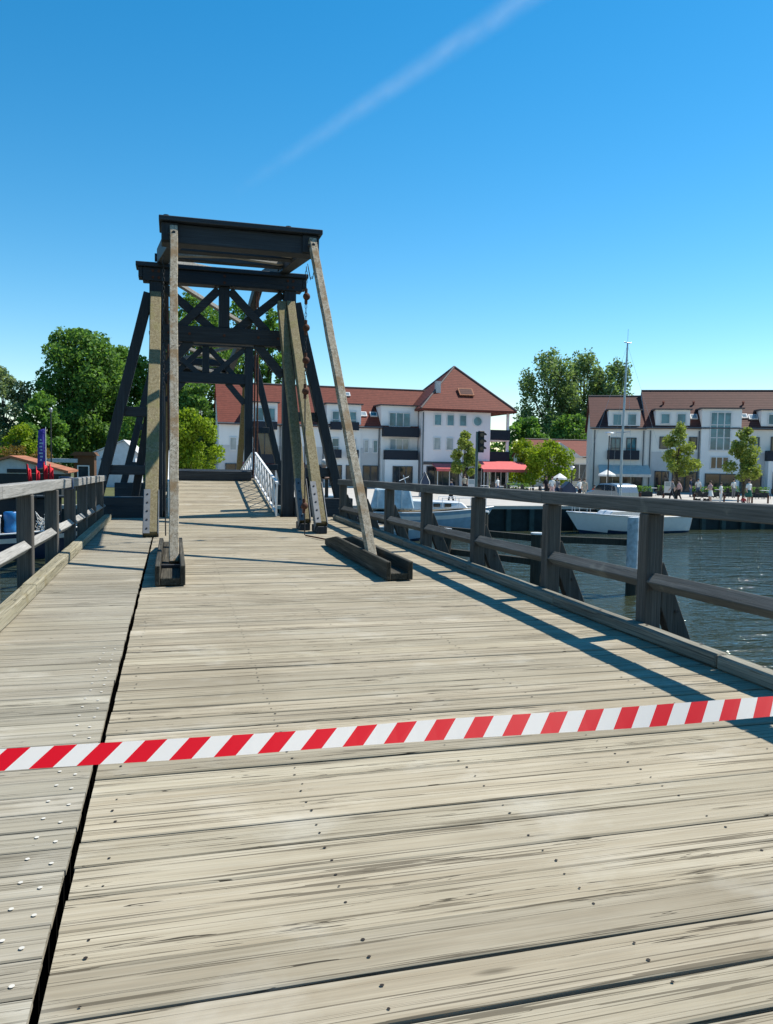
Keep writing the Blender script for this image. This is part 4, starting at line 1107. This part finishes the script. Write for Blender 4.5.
for z, pth in ((-1.12, ((380, 34), (447, 30.25), (538, 27.3), (632, 26.5))), (-1.95, ((447, 30.25), (538, 27.3), (600, 26.9)))):
    m = MB()
    for (u0, d0), (u1, d1) in zip(pth[:-1], pth[1:]):
        m.beam((*spot(u0, d0), z), (*spot(u1, d1), z), .2, .22)
    m.build('waler', M['pile'], wl_)

# ------------------------------------------------------------------ street furniture on the quay
def lamp_post(u, D, vtop, lab, wide=.28, lm='canvas'):
    x, y = spot(u, D); zt = hgt(u, vtop, D)
    t = thing('street_lamp', lab, 'street lamp', (x, y, QZ), 0, 'street lamps on the quay')
    m = MB(); m.tube([(x, y, QZ), (x, y, QZ + .8), (x, y, zt - .35)], [.08, .06, .05], 8); m.build('post', M['iron'], t)
    m = MB(); m.tube([(x, y, zt - .35), (x, y, zt - .12)], [.1, .16], 10); m.build('lantern', M[lm], t)
    m = MB(); m.tube([(x, y, zt - .118), (x, y, zt - .04), (x, y, zt)], [wide * 1.3, wide, .04], 12); m.build('lamp_hood', M['alu'], t)
lamp_post(607, 69, 432, 'street lamp with a wide flat hood in front of the right house', .34)
lamp_post(51, 60, 408, 'tall thin lamp post on the left bank in front of the dark tree', .10, 'alu')
lamp_post(571, 72, 466, 'low white lamp by the low red roofed house', .2)
x, y = spot(475.5, 48.6); zt = hgt(475, 431, 48.6)
t = thing('traffic_light', 'dark three lamp traffic light on a grey green pole at the quay edge', 'traffic light', (x, y, QZ), 0)
m = MB(); m.tube([(x, y, WZ - .4), (x, y, zt - .05)], .085, 10); m.build('pole', M['green_pole'], t)
m = MB(); m.obox((x + .24, y - .05, zt - .66), (.17, 0, 0), (0, .12, 0), (0, 0, .66)); hd = m.build('signal_head', M['black'], t, .03)
for k in range(3):
    zc = zt - .24 - .42 * k
    m = MB(); m.tube([(x + .24, y - .171, zc), (x + .24, y - .19, zc)], .125, 12); m.build('lens', M['lens'], hd)
    m = MB(); m.prism([(x + .41, y - .12, zc + .16), (x + .58, y - .10, zc + .06), (x + .58, y - .10, zc - .02), (x + .41, y - .12, zc - .02)], (0, .18, 0)); m.build('visor', M['black'], hd)
m = MB(); m.box(x + .05, x + .12, y - .03, y + .03, zt - .3, zt - .22); m.box(x + .05, x + .12, y - .03, y + .03, zt - 1.05, zt - .97); m.build('bracket', M['iron'], t)
for i, u in enumerate((640, 663, 694, 724, 738, 752, 768)):
    x, y = spot(u, 60.5 - (.4 if i % 2 else 0))
    names = ('leftmost bollard on the quay edge below the young trees', 'bollard just left of the two walking people', 'bollard just left of the pram', 'bollard right of the person in white', 'bollard left of the child on the ground', 'bollard just right of the tall person in green skirt', 'bollard at the right edge of the picture')
    t = thing('bollard', names[i], 'bollard', (x, y, QZ), 0, 'bollards along the quay')
    m = MB(); m.tube([(x, y, QZ), (x, y, QZ + .62)], .07, 8); m.build('post', M['rust'], t)
    m = MB(); m.tube([(x, y, QZ + .622), (x, y, QZ + .68), (x, y, QZ + .70)], [.085, .085, .03], 8); m.build('cap', M['black'], t)
# banner
x, y = spot(45.6, 50); zt = hgt(45, 427, 50); zb = hgt(42, 467, 50)
t = thing('banner_flag', 'tall violet beach banner on a white pole above the orange shed roof', 'banner', (x, y, QZ), 0)
m = MB(); m.tube([(x, y, QZ), (x, y, zt)], [.035, .02], 8); m.build('pole', M['frame'], t)
m = MB(); vs = []
n = 14
for k in range(n + 1):
    s_ = k / n; z = zb + (zt - .1 - zb) * s_
    wv = .06 * math.sin(s_ * 7); wd = .52 - .1 * s_
    vs += [(x - .03, y, z), (x - wd * .5, y + wv - .05, z - .05), (x - wd, y + wv * .6, z - .12)]
fs = []
for k in range(n): fs += [(3 * k, 3 * k + 1, 3 * k + 4, 3 * k + 3), (3 * k + 1, 3 * k + 2, 3 * k + 5, 3 * k + 4)]
m.add(vs, fs, 0, True); o = m.build('banner_cloth', M['purple'], t); o.modifiers.new('Solidify', 'SOLIDIFY').thickness = .012
m = MB()
for k in range(7):
    z = zb + .45 + k * .21; m.obox((x - .27 + .03 * (k % 2), y - .13, z), (.05 + .03 * (k % 3), 0, 0), (0, .006, 0), (0, 0, .05))
m.build('pale_marks', M['gel_blue'], o)
# things tied to the left railing
x = -1.80; y = 13.3
t = thing('plastic_sheet', 'white plastic sheet hanging behind the left railing on a dark strap', 'plastic sheet', (x, y, .3), 0)
m = MB(); vs = []
for k in range(7):
    s_ = k / 6
    vs += [(x - .14 * s_ + .04, y - .1 + .2 * s_ + .02 * math.sin(k * 2.1), .28), (x - .14 * s_ + .04, y - .1 + .2 * s_ + .02 * math.sin(k * 2.1 + 1), 1.0)]
m.add(vs, [(2 * k, 2 * k + 2, 2 * k + 3, 2 * k + 1) for k in range(6)], 0, True); o = m.build('sheet', M['canvas'], t); o.modifiers.new('Solidify', 'SOLIDIFY').thickness = .012
m = MB(); zz = zL(y)
m.tube([(-1.53, y, zz - .155), (-1.528, y, zz + .015), (-1.715, y, zz + .02), (-1.73, y, zz - .155), (-1.53, y, zz - .155)], .018, 6); m.build('strap', M['navy'], t)

# ------------------------------------------------------------------ parked car
x, y = spot(611, 54.5)
t = thing('parked_car', 'silver hatchback parked behind the yacht mast at the quay edge', 'car', (x, y, QZ), R(-86), local=True)
prof = [(-2.0, .32), (-2.02, .62), (-1.85, .85), (-1.0, 1.0), (-.35, 1.44), (.9, 1.52), (1.75, 1.40), (1.98, .92), (2.0, .38), (1.7, .25), (-1.8, .25)]
m = MB(); m.prism([(a, -.82, b) for a, b in prof], (0, 1.64, 0)); bd = m.build('body', M['silver'], t, .09)
m = MB(); m.prism([(-.78, -.832, 1.02), (-.3, -.832, 1.38), (.35, -.832, 1.42), (.35, -.832, 1.0)], (0, .02, 0)); m.prism([(.42, -.832, 1.0), (.42, -.832, 1.42), (1.5, -.832, 1.36), (1.62, -.832, 1.02)], (0, .02, 0)); m.build('side_window', M['glass_dark'], bd)
m = MB(); m.prism([(-1.0, -.7, 1.06), (-.4, -.66, 1.45), (-.4, .66, 1.45), (-1.0, .7, 1.06)], (-.03, 0, .03)); m.build('windscreen', M['glass_dark'], bd)
for wx in (-1.25, 1.3):
    for sy in (-1, 1):
        m = MB(); m.tube([(wx, sy * .66, .3), (wx, sy * .86, .3)], .31, 16); wh = m.build('wheel', M['tyre'], t)
        m = MB(); m.tube([(wx, sy * .862, .3), (wx, sy * .875, .3)], .19, 12); m.build('rim', M['silver'], wh)
for sy in (-1, 1):
    m = MB(); m.box(-2.05, -1.93, sy * .62 - .13, sy * .62 + .13, .64, .8); m.build('headlight', M['glass_pale'], t, .03)

# parasol, tents, boards, cafe furniture, planters
def parasol(u, D, vtop, r, mat, lab):
    x, y = spot(u, D); zt = hgt(u, vtop, D)
    t = thing('parasol', lab, 'parasol', (x, y, QZ), 0)
    m = MB(); m.tube([(x, y, QZ), (x, y, zt)], .03, 6); m.build('pole', M['frame'], t)
    m = MB(); n = 8; ring = [(x + r * math.cos(2 * math.pi * k / n), y + r * math.sin(2 * math.pi * k / n), zt - .45) for k in range(n)]
    low = [(a, b, c - .16) for a, b, c in ring]
    m.add(ring + low + [(x, y, zt)], [(k, (k + 1) % n, 2 * n) for k in range(n)] + [(k, n + k, n + (k + 1) % n, (k + 1) % n) for k in range(n)]); o = m.build('canopy', M[mat], t)
    o.modifiers.new('Solidify', 'SOLIDIFY').thickness = .02
parasol(606, 72.5, 469.5, .8, 'canvas', 'white parasol standing left under the pale awning')
parasol(559, 74, 473, .7, 'canvas', 'white flat parasol in front of the green round tree')
def tent(u, D, vtop, w, lab):
    x, y = spot(u, D); zt = hgt(u, vtop, D); h_ = zt - QZ
    t = thing('beach_tent', lab, 'tent', (x, y, QZ), R(-12), local=True)
    m = MB(); m.prism([(-w / 2, -.5, 0), (w / 2, -.5, 0), (w * .42, -.5, h_ * .62), (0, -.5, h_), (-w * .42, -.5, h_ * .62)], (0, 1.1, 0)); m.build('cloth', M['navy'], t)
    m = MB()
    pts_ = [(-w / 2, -.53, 0), (-w * .42, -.53, h_ * .62), (0, -.53, h_), (w * .42, -.53, h_ * .62), (w / 2, -.53, 0)]
    m.tube(pts_, .025, 6); m.build('edging', M['canvas' if w < 1 else 'navy'], t)
tent(424, 62, 472, .8, 'small pointed dark tent with white edging below the left end of the corner house')
tent(567, 64, 481.5, 1.2, 'broad dark blue tent among the people at the cafe')
for u, D, lab in ((471, 66, 'grey notice board beneath the traffic light'), (667, 70, 'grey notice board behind the left lime tree')):
    x, y = spot(u, D)
    t = thing('notice_board', lab, 'notice board', (x, y, QZ), R(-12), local=True)
    m = MB(); m.box(-.3, .3, -.03, .03, .35, 1.35); m.build('panel', M['render_grey'], t, .01)
    m = MB(); m.box(-.3, -.24, -.02, .02, 0, .348); m.box(.24, .3, -.02, .02, 0, .348); m.build('leg', M['iron'], t)
    m = MB(); m.box(-.22, .22, -.036, -.031, .95, 1.3); m.build('printed_panel', M['glass_pale'], t)
def cafe_set(u, D, lab):
    x, y = spot(u, D)
    t = thing('cafe_table', lab + ' table', 'table', (x, y, QZ), 0, 'cafe tables on the quay', local=True)
    m = MB(); m.tube([(0, 0, .72), (0, 0, .75)], .38, 14); m.build('table_top', M['frame'], t)
    m = MB(); m.tube([(0, 0, 0), (0, 0, .718)], .035, 6); m.tube([(0, 0, 0), (0, 0, .03)], .22, 10); m.build('leg', M['iron'], t)
    for sx, sd in ((-1, 'left'), (1, 'right')):
        c = thing('cafe_chair', lab + ' dark chair, ' + sd + ' of its table', 'chair', (x + sx * .62, y - .05, QZ), R(90 * sx), 'cafe chairs on the quay', local=True)
        m = MB(); m.box(-.21, .21, -.2, .2, .43, .47); m.build('seat', M['iron'], c)
        m = MB(); m.box(-.21, .21, -.22, -.19, .48, .9); m.build('backrest', M['iron'], c)
        for ax in (-.18, .18):
            for ay in (-.17, .17):
                m = MB(); m.tube([(ax, ay, 0), (ax, ay, .428)], .018, 5); m.build('leg', M['iron'], c)
for u, D, lab in ((484, 69, 'cafe terrace leftmost under the red awning'), (499, 68, 'cafe terrace second from the left under the red awning'), (513, 69, 'cafe terrace at the right end of the red awning'), (530, 66, 'cafe terrace in front of the green bush'), (541, 68, 'cafe terrace nearest the standing crowd'), (719, 69, 'terrace by the stair window'), (764, 69, 'terrace at the right edge'), (652, 71, 'terrace right of the pale awning')):
    cafe_set(u, D, lab)
for u, D, lab in ((640, 69.5, 'dark clipped planter hedge under the pale awning'), (668, 73, 'dark planter hedge added for the shade behind the left lime tree'), (728, 73, 'dark planter hedge added for the shade just left of the right lime tree'), (757, 72, 'dark planter hedge added for the shade at the right edge'), (704, 71, 'dark planter hedge added for the shade below the stair window'), (517, 72, 'green planter hedge beyond the red awning')):  # dark planters by the right house added for the shade along its foot
    x, y = spot(u, D)
    t = thing('planter', lab, 'planter', (x, y, QZ), R(-16), 'planters on the quay', local=True)
    m = MB(); m.box(-1.0, 1.0, -.25, .25, 0, .45); m.build('box', M['shed_dark'], t, .02)
    g_ = np.random.default_rng(int(u)); Pq = g_.uniform((-1, -.27, .45), (1, .27, .95), (420, 3)); V = leaf_cloud(Pq, .07, int(u)); k = len(Pq)
    m = MB(); m.add(V.tolist(), [(4 * i, 4 * i + 1, 4 * i + 2, 4 * i + 3) for i in range(k)]); m.build('hedge', M['leaf_dark'], t)

# ------------------------------------------------------------------ people
def person(x, y, z, face, H, top, bottom, lab, pose='stand', hair='hair', cap=None, seed=0, skirt=False):
    rr = random.Random(seed)
    t = thing('person', lab, 'person', (x, y, z), R(face), 'people on the quay' if pose != 'lean' else None, local=True)
    J = {'pelvis': (0, 0, .53), 'belly': (0, 0, .61), 'chest': (0, .005, .73), 'neck': (0, 0, .845), 'head': (0, -.012, .90), 'crown': (0, -.008, .965)}
    st = .05 if pose == 'walk' else 0
    for s, k in ((-1, 'r'), (1, 'l')):
        sw = st * s * 2.2
        J[k + 'sh'] = (s * .105, 0, .80); J[k + 'el'] = (s * .135, .02 + sw * .5, .645); J[k + 'ha'] = (s * .14, -.03 + sw, .505); J[k + 'fi'] = (s * .138, -.045 + sw, .455)
        J[k + 'hip'] = (s * .05, 0, .50); J[k + 'kn'] = (s * .055, -.02 - sw * .7, .275); J[k + 'an'] = (s * .056, .02 - sw * 1.3, .04); J[k + 'to'] = (s * .062, -.065 - sw * 1.3, .018)
    if pose in ('sit', 'ground'):
        dz = -.27 if pose == 'sit' else -.46
        for k in list(J):
            if k in ('rhip', 'lhip', 'rkn', 'lkn', 'ran', 'lan', 'rto', 'lto'): continue
            a = J[k]; J[k] = (a[0], a[1], a[2] + dz)
        for s, k in ((-1, 'r'), (1, 'l')):
            J[k + 'hip'] = (s * .05, 0, .50 + dz)
            if pose == 'sit':
                J[k + 'kn'] = (s * .07, -.24, .265); J[k + 'an'] = (s * .07, -.22, .04); J[k + 'to'] = (s * .075, -.31, .018)
            else:
                J[k + 'kn'] = (s * .08, -.2, .16); J[k + 'an'] = (s * .06, -.36, .03); J[k + 'to'] = (s * .06, -.40, .09)
            J[k + 'ha'] = (s * .09, -.15, .58 + dz); J[k + 'fi'] = (s * .08, -.2, .57 + dz)
    if pose == 'lean':
        J['belly'] = (0, -.05, .60); J['chest'] = (0, -.15, .69); J['neck'] = (0, -.24, .77); J['head'] = (0, -.29, .80); J['crown'] = (0, -.31, .862)
        for s, k in ((-1, 'r'), (1, 'l')):
            J[k + 'sh'] = (s * .105, -.2, .74); J[k + 'el'] = (s * .15, -.27, .605); J[k + 'ha'] = (s * .06, -.38, .61); J[k + 'fi'] = (s * .02, -.42, .615)
    if pose == 'push':
        for s, k in ((-1, 'r'), (1, 'l')):
            J[k + 'el'] = (s * .125, -.06, .655); J[k + 'ha'] = (s * .10, -.2, .60); J[k + 'fi'] = (s * .09, -.235, .60)
    rad = {'pelvis': .085, 'belly': .075, 'chest': .088, 'neck': .032, 'head': .052, 'crown': .045, 'sh': .045, 'el': .031, 'ha': .022, 'fi': .016, 'hip': .062, 'kn': .042, 'an': .027, 'to': .024}
    names = list(J); idx = {k: i for i, k in enumerate(names)}
    ed = [('pelvis', 'belly'), ('belly', 'chest'), ('chest', 'neck'), ('neck', 'head'), ('head', 'crown')]
    for k in 'rl':
        ed += [('chest', k + 'sh'), (k + 'sh', k + 'el'), (k + 'el', k + 'ha'), (k + 'ha', k + 'fi'), ('pelvis', k + 'hip'), (k + 'hip', k + 'kn'), (k + 'kn', k + 'an'), (k + 'an', k + 'to')]
    me = bpy.data.meshes.new('skeleton')
    me.from_pydata([tuple(c * H for c in J[k]) for k in names], [(idx[a], idx[b]) for a, b in ed], [])
    o = bpy.data.objects.new('body_tmp', me); COL.objects.link(o)
    sk = o.modifiers.new('Skin', 'SKIN'); sk.use_smooth_shade = True
    for i, k in enumerate(names):
        r_ = rad.get(k, rad.get(k[1:], .03)) * H
        v = me.skin_vertices[0].data[i]
        v.radius = (r_ * (1.0), r_ * (.78 if k in ('pelvis', 'belly', 'chest') else 1.0)); v.use_root = (k == 'pelvis')
    sb = o.modifiers.new('Sub', 'SUBSURF'); sb.levels = sb.render_levels = 1
    dg = bpy.context.evaluated_depsgraph_get()
    m2 = bpy.data.meshes.new_from_object(o.evaluated_get(dg)); m2.name = 'body'
    bpy.data.objects.remove(o); bpy.data.meshes.remove(me)
    body = bpy.data.objects.new('body', m2); COL.objects.link(body); body.parent = t
    m2.materials.clear()
    for mm in (M['skin'], top, bottom, M['black']): m2.materials.append(mm)
    segm = []
    for a, b in ed:
        k = b[1:] if b[0] in 'rl' and b not in ('belly', 'neck', 'head', 'crown') else b
        mi = {'belly': 1, 'chest': 1, 'sh': 1, 'el': 1, 'neck': 1, 'hip': 2, 'kn': 2, 'an': 2 if not skirt else 0, 'to': 3}.get(k, 0)
        segm.append((Vector(J[a]) * H, Vector(J[b]) * H, mi))
    for p_ in m2.polygons:
        c = p_.center; best = None
        for a, b, mi in segm:
            d = b - a; f = max(0, min(1, (c - a).dot(d) / d.length_squared)); dd = (c - (a + d * f)).length
            if best is None or dd < best[0]: best = (dd, mi, f)
        p_.material_index = best[1]; p_.use_smooth = True
    hd = (Vector(J['head']) + Vector(J['crown'])) / 2 * H
    m = MB(); m.ball(hd + Vector((0, .012 * H, .018 * H)), .062 * H, 0, 12, 8, (.92, 1.0, .95))
    m.build('cap' if cap else 'hair', cap or M[hair], t)
    if cap:
        m = MB(); m.obox(hd + Vector((0, -.07 * H, .02 * H)), (.045 * H, 0, 0), (0, .035 * H, -.006 * H), (0, 0, .006 * H)); m.build('cap_peak', cap, t)
    # nose
    m = MB(); m.ball(hd + Vector((0, -.058 * H, -.008 * H)), .009 * H, 0, 6, 4); m.build('nose', M['skin'], t)
    if skirt:
        m = MB(); m.tube([(0, 0, .56 * H), (0, 0, .3 * H)], [.085 * H, .15 * H], 14); m.build('skirt', bottom, t)
    return t
C_ = {k: cloth(k + ' cloth', v) for k, v in dict(black=(.02, .02, .025), white=(.68, .67, .65), navy=(.03, .045, .09), green=(.03, .11, .08), orange=(.62, .13, .05), pink=(.52, .34, .32), beige=(.42, .36, .28), red=(.40, .05, .05), jeans=(.07, .10, .17), grey=(.2, .2, .21)).items()}
pp = [
 (672, 61, -120, 1.74, 'grey', 'black', 'walking person in grey left of the other walker by the second bollard', 'walk', 'hair', None, False),
 (678.5, 61.2, -110, 1.70, 'pink', 'black', 'walking person in pale top right of the person in grey', 'walk', 'hair', None, False),
 (710, 60.5, -90, 1.66, 'pink', 'white', 'long haired person in pale pink pushing the dark pram', 'push', 'hair', None, True),
 (720.5, 60.2, 30, 1.55, 'white', 'white', 'person all in white right of the pram', 'stand', 'hair', None, False),
 (748.5, 59.6, 10, 1.84, 'white', 'green', 'tall person in white shirt and long green skirt near the right edge', 'stand', 'hair', None, True),
 (743.5, 58.6, -40, 1.20, 'red', 'black', 'child in dark red sitting on the ground at the feet of the tall person', 'ground', 'hair', None, False),
 (594, 58, 0, 1.25, 'orange', 'beige', 'child in bright orange just left of the silver car', 'stand', 'hair', None, False),
 (579, 61.5, 20, 1.66, 'white', 'black', 'person in white and black left of the child in orange', 'stand', 'hair', None, False),
 (584, 62.5, -30, 1.62, 'beige', 'beige', 'person in beige between the person in white and the child in orange', 'stand', 'hair', None, False),
 (545.5, 64, 20, 1.75, 'black', 'black', 'person dressed in black at the left of the standing crowd', 'stand', 'hair', None, False),
 (551.5, 63.2, -20, 1.74, 'white', 'pink', 'person in white top and pink trousers in the middle of the crowd', 'walk', 'hair', None, False),
 (556.5, 64.2, 0, 1.62, 'grey', 'navy', 'person in grey top at the right of the crowd beside the blue tent', 'stand', 'hair', None, False),
 (690, 70, 40, 1.72, 'navy', 'jeans', 'person in blue standing in the shade left of the stair window bay', 'stand', 'hair', None, False),
 (697.5, 70.5, -40, 1.66, 'white', 'jeans', 'person in white top standing in the shade below the stair window bay', 'stand', 'hair', None, False),
 (733, 70, 0, 1.7, 'white', 'grey', 'person in pale top by the shop under the stair window', 'stand', 'hair', None, False),
 (464, 68, 0, 1.7, 'beige', 'black', 'person in beige standing under the young tree by the corner house', 'stand', 'hair', None, False),
 (497, 66.5, 30, 1.6, 'white', 'jeans', 'person in white standing by the cafe tables under the red awning', 'stand', 'hair', None, False),
 (451, 50.5, -100, 1.68, 'navy', 'black', 'person in navy walking along the quay edge above the cruiser', 'walk', 'hair', None, False),
]
for i, (u, D, fc, H, a, b, lab, pose, hr, cp, skt) in enumerate(pp):
    x, y = spot(u, D); person(x, y, QZ, fc, H, C_[a], C_[b], lab, pose, hr, cp, i, skt)
person(3.58, 21.7, -.05, 82, 1.72, C_['black'], C_['black'], 'person in dark clothes and a white cap leaning over behind the right portal struts', 'lean', 'hair', C_['white'], 50)
m = MB(); m.box(3.2, 4.4, 20.95, 22.6, -.3, -.052); tag(m.build('side_platform', M['pile']), 'small timber platform beside the portal under the person in the white cap', 'platform')
m = MB(); m.beam((4.3, 20.95, .98), (4.3, 22.6, .98), .09, .1); t = thing('platform_railing', 'short dark railing of the side platform at the right portal', 'railing', (4.3, 21.7, -.05)); m.build('top_rail', M['rail'], t)
for yy in (21.05, 22.5):
    m = MB(); m.beam((4.3, yy, -.052), (4.3, yy, .928), .09, .09, 0, (0, 1, 0)); m.build('post', M['post'], t)
# pram
x, y = spot(702, 60.5)
t = thing('pram', 'dark pram pushed by the person in pale pink', 'pram', (x, y, QZ), R(-10), local=True)
m = MB(); m.prism([(-.4, -.22, .5), (.35, -.22, .5), (.4, -.22, .8), (-.1, -.22, .75), (-.3, -.22, 1.0), (-.5, -.22, .8)], (0, .44, 0)); m.build('carrycot', M['black'], t, .04)
m = MB(); m.tube([(-.35, 0, .15), (.45, 0, .75), (.66, 0, 1.0)], .02, 6); m.tube([(.35, 0, .15), (-.2, 0, .55)], .02, 6); m.tube([(.66, -.22, 1.0), (.66, .22, 1.0)], .02, 6); m.build('handle', M['iron'], t)
for wx in (-.35, .35):
    for sy in (-.24, .24):
        m = MB(); m.tube([(wx, sy - .02, .15), (wx, sy + .02, .15)], .15, 14); m.build('wheel', M['tyre'], t)

STREAK_DENSITY = .0005
# ------------------------------------------------------------------ soft pale streak high in the sky
def pale_streak():  # soft white streak drawn as a thin volume, fading along its length
    t = NT('streak')
    nt = t.mat.node_tree
    for n_ in list(nt.nodes):
        if n_ != t.out: nt.nodes.remove(n_)
    v = nt.nodes.new('ShaderNodeVolumePrincipled'); v.inputs['Density'].default_value = STREAK_DENSITY; v.inputs['Color'].default_value = (1, 1, 1, 1)
    v.inputs['Anisotropy'].default_value = .2
    tn = t.noise(t.coord(), .0022, 4, .6); md = t.math('MULTIPLY', t.ramp(tn, [(.3, .35), (.7, 1.5)]), STREAK_DENSITY); nt.links.new(md, v.inputs['Density'])
    nt.links.new(v.outputs[0], t.out.inputs['Volume'])
    a, b = Vector((7400, 12400, 9000)), Vector((1900, 28300, 9000))
    ax = (b - a).normalized(); ln = (b - a).length; rad = 330.0
    pos = t.coord()
    rel = t.node('ShaderNodeVectorMath', operation='SUBTRACT'); t.l.new(pos, rel.inputs[0]); rel.inputs[1].default_value = a
    dt = t.node('ShaderNodeVectorMath', operation='DOT_PRODUCT'); t.l.new(rel.outputs[0], dt.inputs[0]); dt.inputs[1].default_value = ax
    al = t.math('DIVIDE', dt.outputs['Value'], ln)
    pr = t.node('ShaderNodeVectorMath', operation='CROSS_PRODUCT'); t.l.new(rel.outputs[0], pr.inputs[0]); pr.inputs[1].default_value = ax
    le = t.node('ShaderNodeVectorMath', operation='LENGTH'); t.l.new(pr.outputs[0], le.inputs[0])
    q = t.math('MAXIMUM', t.math('SUBTRACT', 1.0, t.math('DIVIDE', le.outputs['Value'], rad)), 0.0)
    q = t.math('POWER', q, 1.5)
    fade = t.math('POWER', t.math('MAXIMUM', t.math('SUBTRACT', 1.0, al), 0.0), 1.25)
    tn = t.noise(t.mapping(pos, (.0016, .0009, .0016)), 1, 4, .6)
    md = t.math('MULTIPLY', t.math('MULTIPLY', q, fade), t.math('MULTIPLY', t.ramp(tn, [(.3, .5), (.7, 1.4)]), STREAK_DENSITY))
    nt.links.new(md, v.inputs['Density'])
    nt.links.new(v.outputs[0], t.out.inputs['Volume'])
    m = MB(); m.tube([a.lerp(b, i / 8) for i in range(9)], rad, 16); o = m.build('sky_streak', t.mat); tag(o, 'faint white streak slanting across the blue sky', 'streak')
pale_streak()
